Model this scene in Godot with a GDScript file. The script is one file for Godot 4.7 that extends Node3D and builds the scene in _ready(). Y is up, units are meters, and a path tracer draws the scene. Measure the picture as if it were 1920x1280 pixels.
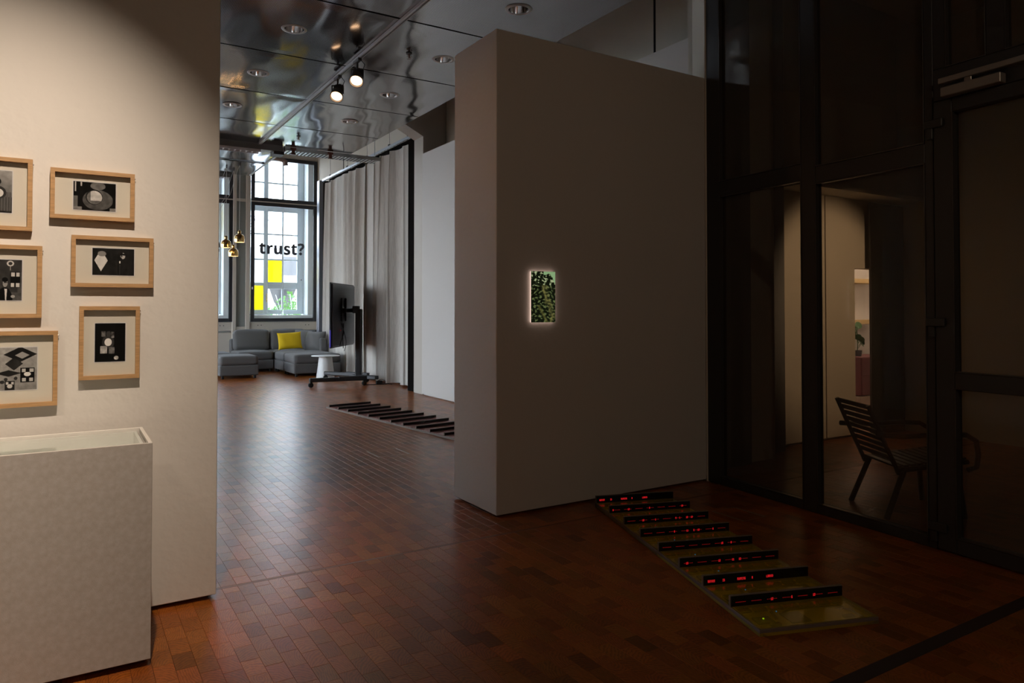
extends Node3D

# ---------------------------------------------------------------- helpers
var names := {}
var M := {}
var rng := RandomNumberGenerator.new()

func lin(r: float, g: float, b: float, a := 1.0) -> Color:
	var c := Color(r, g, b).linear_to_srgb()
	c.a = a
	return c

func mat(key: String, color: Color, rough := 0.6, metal := 0.0) -> StandardMaterial3D:
	var m := StandardMaterial3D.new()
	m.resource_name = key
	m.albedo_color = color
	m.roughness = rough
	m.metallic = metal
	M[key] = m
	return m

func noise_tex(freq: float, oct: int, lo: Color, hi: Color, sd: int, size := 512, normal := false, bump := 4.0) -> NoiseTexture2D:
	var n := FastNoiseLite.new()
	n.seed = sd
	n.frequency = freq
	n.fractal_octaves = oct
	var t := NoiseTexture2D.new()
	t.width = size
	t.height = size
	t.seamless = true
	t.noise = n
	if normal:
		t.as_normal_map = true
		t.bump_strength = bump
	else:
		var g := Gradient.new()
		g.set_color(0, lo)
		g.set_color(1, hi)
		t.color_ramp = g
	return t

func tri_tex(m: StandardMaterial3D, scale: float, world := true) -> void:
	m.uv1_triplanar = true
	m.uv1_world_triplanar = world
	m.uv1_scale = Vector3.ONE * scale

func numbered(called: String) -> String:
	var k: int = names.get(called, 0)
	names[called] = k + 1
	return called if k == 0 else "%s_%03d" % [called, k]

func tag(o: Node, label: String, category: String, group := "") -> Node:
	o.set_meta("label", label)
	o.set_meta("category", category)
	if group: o.set_meta("group", group)
	return o

func thing(called: String, label: String, category: String, at := Vector3.ZERO, turn := 0.0, group := "") -> Node3D:
	var o := Node3D.new()
	o.name = numbered(called)
	add_child(o)
	o.position = at
	o.rotation.y = turn
	tag(o, label, category, group)
	return o

func shell(called: String, label := "") -> Node3D:
	var o := Node3D.new()
	o.name = numbered(called)
	add_child(o)
	o.set_meta("kind", "structure")
	if label: o.set_meta("label", label)
	return o

func ST() -> SurfaceTool:
	var s := SurfaceTool.new()
	s.begin(Mesh.PRIMITIVE_TRIANGLES)
	return s

func put(s, called: String, m: Material, parent: Node, at := Vector3.ZERO, turn := 0.0) -> MeshInstance3D:
	var o := MeshInstance3D.new()
	o.mesh = s.commit() if s is SurfaceTool else s
	o.material_override = m
	o.name = called
	parent.add_child(o, true)
	o.position = at
	o.rotation.y = turn
	return o

func single(s, called: String, m: Material, label: String, category: String, at := Vector3.ZERO, group := "") -> MeshInstance3D:
	var o := put(s, numbered(called), m, self, at)
	tag(o, label, category, group)
	return o

func struct(s, called: String, m: Material, label := "") -> MeshInstance3D:
	var o := put(s, numbered(called), m, self)
	o.set_meta("kind", "structure")
	if label: o.set_meta("label", label)
	return o

func tri(s: SurfaceTool, a: Vector3, b: Vector3, c: Vector3, na: Vector3, nb: Vector3, nc: Vector3, ua := Vector2.ZERO, ub := Vector2.ZERO, uc := Vector2.ZERO) -> void:
	if (b - a).cross(c - a).dot(na + nb + nc) > 0.0:
		var t := b; b = c; c = t
		var n := nb; nb = nc; nc = n
		var u := ub; ub = uc; uc = u
	s.set_normal(na); s.set_uv(ua); s.add_vertex(a)
	s.set_normal(nb); s.set_uv(ub); s.add_vertex(b)
	s.set_normal(nc); s.set_uv(uc); s.add_vertex(c)

func quad(s: SurfaceTool, a: Vector3, b: Vector3, c: Vector3, d: Vector3, n: Vector3, uv := Rect2(0, 0, 1, 1)) -> void:
	var u0 := uv.position; var u1 := uv.end
	tri(s, a, b, c, n, n, n, Vector2(u0.x, u1.y), Vector2(u1.x, u1.y), Vector2(u1.x, u0.y))
	tri(s, a, c, d, n, n, n, Vector2(u0.x, u1.y), Vector2(u1.x, u0.y), Vector2(u0.x, u0.y))

# chamfered box centred at c
func box(s: SurfaceTool, c: Vector3, size: Vector3, bev := 0.0, bs := Basis.IDENTITY) -> void:
	var h := size * 0.5
	var b: float = min(bev, min(h.x, min(h.y, h.z)) * 0.6)
	for ax in 3:
		for sg in [-1.0, 1.0]:
			var n := Vector3.ZERO
			n[ax] = sg
			var u: int = (ax + 1) % 3
			var v: int = (ax + 2) % 3
			var q := []
			for k in [[-1, -1], [1, -1], [1, 1], [-1, 1]]:
				var p := Vector3.ZERO
				p[ax] = sg * h[ax]
				p[u] = k[0] * (h[u] - b)
				p[v] = k[1] * (h[v] - b)
				q.append(c + bs * p)
			quad(s, q[0], q[1], q[2], q[3], bs * n, Rect2(0, 0, size[u], size[v]))
	if b <= 0.0: return
	for ax in 3:
		var u: int = (ax + 1) % 3
		var v: int = (ax + 2) % 3
		for su in [-1.0, 1.0]:
			for sv in [-1.0, 1.0]:
				var n := Vector3.ZERO
				n[u] = su; n[v] = sv
				var q := []
				for k in [[-1, 0], [1, 0], [1, 1], [-1, 1]]:
					var p := Vector3.ZERO
					p[ax] = k[0] * (h[ax] - b)
					p[u] = su * (h[u] - (b if k[1] == 0 else 0.0))
					p[v] = sv * (h[v] - (b if k[1] == 1 else 0.0))
					q.append(c + bs * p)
				quad(s, q[0], q[1], q[2], q[3], bs * n.normalized())
	for sx in [-1.0, 1.0]:
		for sy in [-1.0, 1.0]:
			for sz in [-1.0, 1.0]:
				var n := (bs * Vector3(sx, sy, sz)).normalized()
				tri(s, c + bs * Vector3(sx * h.x, sy * (h.y - b), sz * (h.z - b)), c + bs * Vector3(sx * (h.x - b), sy * h.y, sz * (h.z - b)), c + bs * Vector3(sx * (h.x - b), sy * (h.y - b), sz * h.z), n, n, n)

func bx(c: Vector3, size: Vector3, bev := 0.0, bs := Basis.IDENTITY) -> SurfaceTool:
	var s := ST()
	box(s, c, size, bev, bs)
	return s

# box between two corners
func bb(lo: Vector3, hi: Vector3, bev := 0.0) -> SurfaceTool:
	return bx((lo + hi) * 0.5, hi - lo, bev)

func tube(s: SurfaceTool, pts: Array, r: float, n := 8, caps := true) -> void:
	var rings := []
	var ns := []
	var up := Vector3.UP
	for i in pts.size():
		var t: Vector3 = (pts[min(i + 1, pts.size() - 1)] - pts[max(i - 1, 0)]).normalized()
		if abs(t.dot(up)) > 0.95: up = Vector3.RIGHT if abs(t.x) < 0.9 else Vector3.FORWARD
		var a := t.cross(up).normalized()
		var b := a.cross(t).normalized()
		up = b
		var ring := []
		var nn := []
		for k in n:
			var d := a * cos(TAU * k / n) + b * sin(TAU * k / n)
			ring.append(pts[i] + d * r)
			nn.append(d)
		rings.append(ring); ns.append(nn)
	for i in pts.size() - 1:
		for k in n:
			var k2 := (k + 1) % n
			tri(s, rings[i][k], rings[i + 1][k], rings[i + 1][k2], ns[i][k], ns[i + 1][k], ns[i + 1][k2])
			tri(s, rings[i][k], rings[i + 1][k2], rings[i][k2], ns[i][k], ns[i + 1][k2], ns[i][k2])
	if caps:
		for e in [0, pts.size() - 1]:
			var dirn: Vector3 = (pts[0] - pts[1]).normalized() if e == 0 else (pts[e] - pts[e - 1]).normalized()
			for k in n:
				tri(s, pts[e], rings[e][k], rings[e][(k + 1) % n], dirn, dirn, dirn)

func tb(pts: Array, r: float, n := 8) -> SurfaceTool:
	var s := ST()
	tube(s, pts, r, n)
	return s

# profile: array of Vector2(radius, y); consecutive equal points make a sharp edge
func lathe(s: SurfaceTool, prof: Array, n := 24, at := Vector3.ZERO, bs := Basis.IDENTITY, inward := 1.0) -> void:
	for i in prof.size() - 1:
		var p: Vector2 = prof[i]
		var q: Vector2 = prof[i + 1]
		var d := q - p
		if d.length() < 1e-6: continue
		var seg := Vector2(d.y, -d.x).normalized() * inward
		var n0 := seg
		var n1 := seg
		if i > 0 and (prof[i] - prof[i - 1]).length() > 1e-6:
			var e: Vector2 = prof[i] - prof[i - 1]
			var m := Vector2(e.y, -e.x).normalized() * inward
			if m.dot(seg) > 0.6: n0 = (m + seg).normalized()
		if i < prof.size() - 2 and (prof[i + 2] - prof[i + 1]).length() > 1e-6:
			var e: Vector2 = prof[i + 2] - prof[i + 1]
			var m := Vector2(e.y, -e.x).normalized() * inward
			if m.dot(seg) > 0.6: n1 = (m + seg).normalized()
		for k in n:
			var a0 := TAU * k / n
			var a1 := TAU * (k + 1) / n
			var v := func(pt: Vector2, a: float) -> Vector3: return at + bs * Vector3(pt.x * cos(a), pt.y, pt.x * sin(a))
			var w := func(nn: Vector2, a: float) -> Vector3: return bs * Vector3(nn.x * cos(a), nn.y, nn.x * sin(a))
			if p.x > 1e-6 or true:
				tri(s, v.call(p, a0), v.call(q, a0), v.call(q, a1), w.call(n0, a0), w.call(n1, a0), w.call(n1, a1))
				if p.x > 1e-6:
					tri(s, v.call(p, a0), v.call(q, a1), v.call(p, a1), w.call(n0, a0), w.call(n1, a1), w.call(n0, a1))

func lt(prof: Array, n := 24, at := Vector3.ZERO, bs := Basis.IDENTITY, inward := 1.0) -> SurfaceTool:
	var s := ST()
	lathe(s, prof, n, at, bs, inward)
	return s

# extrude a polygon (x, y) along local z from -d/2 to d/2
func prism(s: SurfaceTool, poly: PackedVector2Array, d: float, at := Vector3.ZERO, bs := Basis.IDENTITY) -> void:
	var idx := Geometry2D.triangulate_polygon(poly)
	var area := 0.0
	for i in poly.size():
		var p := poly[i]; var q := poly[(i + 1) % poly.size()]
		area += p.x * q.y - q.x * p.y
	for sg in [-1.0, 1.0]:
		var n := bs * Vector3(0, 0, sg)
		for i in range(0, idx.size(), 3):
			var v := []
			for k in 3: v.append(at + bs * Vector3(poly[idx[i + k]].x, poly[idx[i + k]].y, sg * d * 0.5))
			tri(s, v[0], v[1], v[2], n, n, n)
	for i in poly.size():
		var p := poly[i]; var q := poly[(i + 1) % poly.size()]
		var e := (q - p).normalized() * (1.0 if area > 0 else -1.0)
		var n := bs * Vector3(e.y, -e.x, 0)
		quad(s, at + bs * Vector3(p.x, p.y, -d * 0.5), at + bs * Vector3(q.x, q.y, -d * 0.5), at + bs * Vector3(q.x, q.y, d * 0.5), at + bs * Vector3(p.x, p.y, d * 0.5), n)

# rounded box with bulging faces: upholstery
func soft(s: SurfaceTool, c: Vector3, size: Vector3, r: float, puff := Vector3.ZERO, bs := Basis.IDENTITY, n := 10) -> void:
	var h := size * 0.5
	for ax in 3:
		var u: int = (ax + 1) % 3
		var v: int = (ax + 2) % 3
		for sg in [-1.0, 1.0]:
			var P := []
			var N := []
			for i in n + 1:
				var rp := []
				var rn := []
				for j in n + 1:
					var fu := -cos(PI * i / n)
					var fv := -cos(PI * j / n)
					var p := Vector3.ZERO
					p[ax] = sg * h[ax]; p[u] = fu * h[u]; p[v] = fv * h[v]
					var inner := Vector3(clamp(p.x, -h.x + r, h.x - r), clamp(p.y, -h.y + r, h.y - r), clamp(p.z, -h.z + r, h.z - r))
					var nn := (p - inner).normalized()
					var q := inner + nn * r
					var bul := (1.0 - fu * fu) * (1.0 - fv * fv)
					q[ax] += sg * puff[ax] * bul
					nn[u] += 2.0 * fu * (1.0 - fv * fv) * puff[ax] / h[u] * (1.0 if abs(nn[ax]) > 0.9 else 0.0)
					nn[v] += 2.0 * fv * (1.0 - fu * fu) * puff[ax] / h[v] * (1.0 if abs(nn[ax]) > 0.9 else 0.0)
					rp.append(c + bs * q); rn.append((bs * nn).normalized())
				P.append(rp); N.append(rn)
			for i in n:
				for j in n:
					tri(s, P[i][j], P[i + 1][j], P[i + 1][j + 1], N[i][j], N[i + 1][j], N[i + 1][j + 1])
					tri(s, P[i][j], P[i + 1][j + 1], P[i][j + 1], N[i][j], N[i + 1][j + 1], N[i][j + 1])

func sf(c: Vector3, size: Vector3, r: float, puff := Vector3.ZERO, bs := Basis.IDENTITY, n := 10) -> SurfaceTool:
	var s := ST()
	soft(s, c, size, r, puff, bs, n)
	return s

# smooth grid from a function (u, v in 0..1) -> position
func sheet(f: Callable, nu: int, nv: int, thick := 0.0) -> SurfaceTool:
	var s := ST()
	var P := []
	var N := []
	for i in nu + 1:
		var rp := []
		var rn := []
		for j in nv + 1:
			var u := float(i) / nu
			var v := float(j) / nv
			rp.append(f.call(u, v))
			var du: Vector3 = f.call(u + 0.002, v) - f.call(u - 0.002, v)
			var dv: Vector3 = f.call(u, v + 0.002) - f.call(u, v - 0.002)
			rn.append(du.cross(dv).normalized())
		P.append(rp); N.append(rn)
	for sg in ([1.0] if thick == 0.0 else [1.0, -1.0]):
		for i in nu:
			for j in nv:
				var k := func(a: int, b: int) -> Vector3: return P[a][b] + N[a][b] * thick * 0.5 * sg
				tri(s, k.call(i, j), k.call(i + 1, j), k.call(i + 1, j + 1), N[i][j] * sg, N[i + 1][j] * sg, N[i + 1][j + 1] * sg, Vector2(i, j) / Vector2(nu, nv), Vector2(i + 1, j) / Vector2(nu, nv), Vector2(i + 1, j + 1) / Vector2(nu, nv))
				tri(s, k.call(i, j), k.call(i + 1, j + 1), k.call(i, j + 1), N[i][j] * sg, N[i + 1][j + 1] * sg, N[i][j + 1] * sg, Vector2(i, j) / Vector2(nu, nv), Vector2(i + 1, j + 1) / Vector2(nu, nv), Vector2(i, j + 1) / Vector2(nu, nv))
	return s

func yaw(a: float) -> Basis:
	return Basis(Vector3.UP, a)

# ---------------------------------------------------------------- camera, sky, light
const F := 1347.0
const CAM_H := 1.42
const PITCH := 0.0194
const YAW := -0.5552
const SKY_E := 11.5

func setup_view() -> void:
	var cam := Camera3D.new()
	cam.name = "camera"
	cam.projection = Camera3D.PROJECTION_FRUSTUM
	cam.near = 0.05
	cam.far = 300.0
	cam.size = 2.0 * 0.05 * 640.0 / F
	cam.frustum_offset = Vector2(0, -0.05 * (640.0 - 554.0) / F)
	add_child(cam)
	cam.position = Vector3(0, CAM_H, 0)
	cam.basis = Basis(Vector3.UP, YAW) * Basis(Vector3.RIGHT, PITCH)
	cam.current = true
	var we := WorldEnvironment.new()
	we.name = "environment"
	var e := Environment.new()
	e.background_mode = Environment.BG_SKY
	var sm := ProceduralSkyMaterial.new()
	sm.sky_top_color = lin(0.62, 0.76, 0.95)
	sm.sky_horizon_color = lin(0.85, 0.93, 1.0)
	sm.ground_horizon_color = lin(0.42, 0.44, 0.46)
	sm.ground_bottom_color = lin(0.2, 0.2, 0.2)
	sm.sky_curve = 0.2
	sm.energy_multiplier = SKY_E
	var sky := Sky.new()
	sky.sky_material = sm
	e.sky = sky
	e.tonemap_mode = Environment.TONE_MAPPER_LINEAR
	e.tonemap_exposure = 1.0
	e.sdfgi_enabled = true
	e.ssao_enabled = true
	e.ssil_enabled = true
	we.environment = e
	add_child(we)

# ---------------------------------------------------------------- materials
func wood_image() -> ImageTexture:
	var n := FastNoiseLite.new()
	n.seed = 5
	n.frequency = 0.02
	var im := Image.create(512, 512, false, Image.FORMAT_RGB8)
	for y in 512:
		for x in 512:
			# 8 x 8 end-grain tiles of 64 px, each with its own ring centre
			var tx := x / 64
			var ty := y / 64
			var hsh := (tx * 73 + ty * 151 + tx * ty * 31) % 97
			var cx := tx * 64 + 32.0 + (hsh % 13 - 6) * 9.0
			var cy := ty * 64 + 32.0 + (hsh % 7 - 3) * 22.0 + 50.0
			var d := Vector2(x - cx, (y - cy) * 0.8).length() + n.get_noise_2d(x, y) * 6.0
			var ring := 0.5 + 0.5 * sin(d * 0.9)
			var v := 0.80 + 0.2 * pow(ring, 0.6) + 0.12 * n.get_noise_2d(x * 3.0, y * 3.0)
			v = clamp(v, 0.0, 1.0)
			im.set_pixel(x, y, Color(v, v * 0.985, v * 0.96))
	return ImageTexture.create_from_image(im)

func perforated_image() -> ImageTexture:
	var im := Image.create(128, 128, false, Image.FORMAT_RGB8)
	im.fill(Color(1, 1, 1))
	for y in 128:
		for x in 128:
			var cx := fposmod(float(x), 32.0) - 16.0
			var cy := fposmod(float(y), 32.0) - 16.0
			if Vector2(cx, cy).length() < 9.0: im.set_pixel(x, y, Color(0.38, 0.38, 0.38))
	im.generate_mipmaps()
	return ImageTexture.create_from_image(im)

func grain_image(sx: float, sy: float, sd: int) -> ImageTexture:
	var n := FastNoiseLite.new()
	n.seed = sd
	n.frequency = 0.02
	n.fractal_octaves = 4
	var im := Image.create(256, 256, false, Image.FORMAT_RGB8)
	for y in 256:
		for x in 256:
			var v: float = clamp(0.92 + 0.12 * n.get_noise_2d(x * sx, y * sy), 0.0, 1.0)
			im.set_pixel(x, y, Color(v, v * 0.98, v * 0.95))
	return ImageTexture.create_from_image(im)

func make_materials() -> void:
	var m := mat("wall_white", lin(0.70, 0.67, 0.62), 0.75)
	m.normal_enabled = true
	m.normal_texture = noise_tex(0.02, 3, Color.BLACK, Color.WHITE, 3, 512, true, 3.0)
	m.normal_scale = 0.25
	tri_tex(m, 1.5)
	m = mat("vitrine", lin(0.58, 0.55, 0.515), 0.8)
	m.normal_enabled = true
	m.normal_texture = noise_tex(0.06, 3, Color.BLACK, Color.WHITE, 9, 512, true, 6.0)
	m.normal_scale = 0.2
	m.albedo_texture = noise_tex(0.006, 4, Color(0.93, 0.92, 0.90), Color(1, 1, 1), 21)
	tri_tex(m, 9.0)
	mat("rim", lin(0.66, 0.63, 0.58), 0.5)
	mat("vitrine_inside", lin(0.66, 0.72, 0.66), 0.6)
	mat("plinth_black", lin(0.008, 0.007, 0.006), 1.0).metallic_specular = 0.1
	mat("wall_cream", lin(0.62, 0.56, 0.46), 0.75)
	mat("panel_white", lin(0.68, 0.67, 0.66), 0.6)
	mat("hall_panel", lin(0.62, 0.585, 0.54), 0.7)
	mat("frame_paint", lin(0.52, 0.47, 0.40), 0.55)
	mat("pier_grey", lin(0.26, 0.28, 0.26), 0.5)
	mat("slab", lin(0.30, 0.28, 0.26), 0.9)
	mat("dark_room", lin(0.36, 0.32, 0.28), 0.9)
	mat("steel_black", lin(0.03, 0.027, 0.024), 0.5)
	mat("steel_seal", lin(0.05, 0.045, 0.04), 0.35)
	mat("window_dark", lin(0.022, 0.023, 0.028), 0.4)
	mat("window_white", lin(0.68, 0.74, 0.76), 0.45)
	mat("reveal", lin(0.72, 0.76, 0.76), 0.7)
	mat("steel_post", lin(0.42, 0.45, 0.5), 0.35, 0.5)
	mat("brown_post", lin(0.05, 0.042, 0.04), 0.5)
	mat("closer", lin(0.30, 0.27, 0.235), 0.4, 0.4)
	m = mat("glass", lin(0.1, 0.12, 0.12, 0.01), 0.02)
	m.transparency = BaseMaterial3D.TRANSPARENCY_ALPHA
	m = mat("glass_dark", lin(0.10, 0.088, 0.07, 0.35), 0.03)
	m.metallic_specular = 0.36
	m.transparency = BaseMaterial3D.TRANSPARENCY_ALPHA
	m = mat("glass_tint", lin(0.008, 0.008, 0.007, 0.82), 0.03)
	m.transparency = BaseMaterial3D.TRANSPARENCY_ALPHA
	m = mat("yellow_film", lin(0.95, 0.80, 0.01), 0.45)
	m.backlight_enabled = true
	m.backlight = lin(1.0, 0.88, 0.02)
	mat("print_grey", lin(0.055, 0.06, 0.07), 0.6)
	# floor
	m = mat("wood_block", Color.WHITE, 0.31)
	m.vertex_color_use_as_albedo = true
	m.metallic_specular = 0.31
	m.albedo_texture = wood_image()
	m.roughness_texture = noise_tex(0.012, 4, Color(0.9, 0.9, 0.9), Color(1, 1, 1), 31)
	m.roughness_texture_channel = BaseMaterial3D.TEXTURE_CHANNEL_RED
	mat("floor_joint", lin(0.02, 0.011, 0.007), 0.8)
	mat("floor_strip", lin(0.17, 0.07, 0.03), 0.6)
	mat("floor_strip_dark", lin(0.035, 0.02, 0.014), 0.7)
	mat("brass_dull", lin(0.30, 0.24, 0.19), 0.4, 0.6)
	# ceiling
	m = mat("ceiling_metal", lin(0.34, 0.335, 0.335), 0.11, 0.92)
	m.albedo_texture = perforated_image()
	m.uv1_scale = Vector3(20, 20, 1)
	mat("mirror", lin(0.8, 0.8, 0.8), 0.08, 1.0)
	mat("ring_white", lin(0.55, 0.53, 0.5), 0.4)
	mat("track_grey", lin(0.35, 0.33, 0.31), 0.35, 0.6)
	mat("fixture_dark", lin(0.05, 0.045, 0.042), 0.5)
	mat("fixture_grey", lin(0.16, 0.15, 0.14), 0.4, 0.3)
	mat("louvre", lin(0.6, 0.55, 0.55), 0.35, 0.3)
	mat("galvanised", lin(0.5, 0.52, 0.52), 0.35, 0.8)
	mat("rust_red", lin(0.14, 0.05, 0.035), 0.6)
	mat("copper_pipe", lin(0.28, 0.2, 0.17), 0.5, 0.2)
	# upholstery, cloth
	m = mat("sofa_grey", lin(0.115, 0.111, 0.107), 0.9)
	m.rim_enabled = true
	m.rim = 0.4
	m.normal_enabled = true
	m.normal_texture = noise_tex(0.05, 4, Color.BLACK, Color.WHITE, 41, 512, true, 5.0)
	m.normal_scale = 0.4
	tri_tex(m, 3.0)
	m = mat("pillow_yellow", lin(0.75, 0.50, 0.005), 0.85)
	m.normal_enabled = true
	m.normal_texture = noise_tex(0.02, 3, Color.BLACK, Color.WHITE, 45, 512, true, 5.0)
	m.normal_scale = 0.5
	tri_tex(m, 4.0)
	m = mat("curtain_linen", lin(0.66, 0.65, 0.63), 0.9)
	m.albedo_texture = grain_image(8.0, 0.6, 51)
	m.uv1_scale = Vector3(12, 4, 1)
	m.rim_enabled = true
	m.rim = 0.3
	mat("table_white", lin(0.70, 0.70, 0.68), 0.4)
	mat("tv_black", lin(0.012, 0.012, 0.013), 0.4)
	mat("tv_back", lin(0.03, 0.031, 0.035), 0.35)
	mat("tv_plate", lin(0.07, 0.075, 0.085), 0.4)
	mat("rubber", lin(0.012, 0.012, 0.012), 0.7)
	mat("cable_black", lin(0.01, 0.01, 0.01), 0.6)
	mat("cable_white", lin(0.6, 0.6, 0.58), 0.6)
	mat("brass", lin(0.75, 0.52, 0.20), 0.16, 1.0)
	# frames
	m = mat("beech", lin(0.56, 0.345, 0.165), 0.5)
	m.albedo_texture = grain_image(0.5, 6.0, 61)
	tri_tex(m, 3.0, false)
	mat("mount_card", lin(0.70, 0.66, 0.56), 0.9)
	mat("screw", lin(0.3, 0.28, 0.26), 0.3, 0.9)
	# light boards
	m = mat("plywood", lin(0.25, 0.20, 0.17), 0.7)
	m.albedo_texture = grain_image(0.6, 8.0, 71)
	tri_tex(m, 3.0, false)
	mat("board_yellow", lin(0.62, 0.42, 0.02), 0.6)
	mat("board_red", lin(0.24, 0.08, 0.06), 0.35)
	m = mat("acrylic_yellow", lin(0.60, 0.43, 0.008, 0.36), 0.06)
	m.metallic_specular = 0.38
	m.transparency = BaseMaterial3D.TRANSPARENCY_ALPHA
	mat("bar_black", lin(0.006, 0.006, 0.006), 0.25)
	mat("circuit", lin(0.03, 0.028, 0.012), 0.6)
	mat("ribbon", lin(0.22, 0.16, 0.05), 0.6)
	# other room
	mat("chair_wood", lin(0.012, 0.010, 0.009), 0.35)
	mat("pillar_dark", lin(0.12, 0.115, 0.11), 0.9)
	mat("pillar_grey", lin(0.2, 0.2, 0.2), 0.9)
	mat("maroon", lin(0.10, 0.022, 0.03), 0.5)
	mat("drawer_pale", lin(0.34, 0.28, 0.24), 0.6)
	mat("shelf_beige", lin(0.52, 0.38, 0.18), 0.6)
	mat("leaf", lin(0.03, 0.085, 0.03), 0.5)
	# outdoors
	mat("paving", lin(0.62, 0.62, 0.62), 0.9)
	mat("far_wall", lin(0.36, 0.355, 0.345), 0.8)
	mat("far_glass", lin(0.08, 0.082, 0.085), 0.2)
	mat("far_column", lin(0.6, 0.6, 0.59), 0.7)
	mat("bark", lin(0.42, 0.40, 0.40), 0.9)
	m = mat("shrub_leaf", lin(0.045, 0.13, 0.015), 0.6)
	m.backlight_enabled = true
	m.backlight = lin(0.06, 0.16, 0.015)

func glow(key: String, c: Color, energy: float) -> StandardMaterial3D:
	var m := mat(key, lin(0.05, 0.05, 0.05), 0.5)
	m.emission_enabled = true
	m.emission = c
	m.emission_energy_multiplier = energy
	return m

# ---------------------------------------------------------------- floor
func project(p: Vector3) -> Vector3:
	var b := Basis(Vector3.UP, YAW) * Basis(Vector3.RIGHT, PITCH)
	var c := b.inverse() * (p - Vector3(0, CAM_H, 0))
	return Vector3(960.0 + F * c.x / -c.z, 554.0 - F * c.y / -c.z, -c.z)

const BW := 0.0762
const BL := 0.1425
const SEAM_Z := -3.92
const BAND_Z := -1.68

class BlockField:
	var v := PackedVector3Array()
	var n := PackedVector3Array()
	var c := PackedColorArray()
	var u := PackedVector2Array()
	func mesh() -> ArrayMesh:
		var a := []
		a.resize(Mesh.ARRAY_MAX)
		a[Mesh.ARRAY_VERTEX] = v
		a[Mesh.ARRAY_NORMAL] = n
		a[Mesh.ARRAY_COLOR] = c
		a[Mesh.ARRAY_TEX_UV] = u
		var m := ArrayMesh.new()
		m.add_surface_from_arrays(Mesh.PRIMITIVE_TRIANGLES, a)
		return m

func add_block(fd: BlockField, x: float, z: float, w: float, l: float, tone: Color, tilt: Vector2, lift: float, uvo: Vector2) -> void:
	var hw := w * 0.5 - 0.0004
	var hl := l * 0.5 - 0.0004
	var b := 0.0006
	var nn := Vector3(-tilt.x, 1, -tilt.y).normalized()
	var T := []
	var B := []
	for k in [[-1, -1], [1, -1], [1, 1], [-1, 1]]:
		var px: float = k[0] * (hw - b)
		var pz: float = k[1] * (hl - b)
		T.append(Vector3(x + px, lift + px * tilt.x + pz * tilt.y, z + pz))
		B.append(Vector3(x + k[0] * hw, -0.004, z + k[1] * hl))
	var uv := [uvo, uvo + Vector2(0.12, 0), uvo + Vector2(0.12, 0.12), uvo + Vector2(0, 0.12)]
	# clockwise seen from above: 0,1,2 with z to the viewer
	for t in [[0, 1, 2], [0, 2, 3]]:
		for k in t:
			fd.v.append(T[k]); fd.n.append(nn); fd.c.append(tone); fd.u.append(uv[k])
	var side := [Vector3(0, 0.5, -0.8), Vector3(0.8, 0.5, 0), Vector3(0, 0.5, 0.8), Vector3(-0.8, 0.5, 0)]
	for e in 4:
		var e2 := (e + 1) % 4
		for q in [[B[e], 0], [B[e2], 0], [T[e2], 1], [B[e], 0], [T[e2], 1], [T[e], 1]]:
			fd.v.append(q[0]); fd.n.append(side[e].normalized()); fd.c.append(tone); fd.u.append(uvo)

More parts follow.
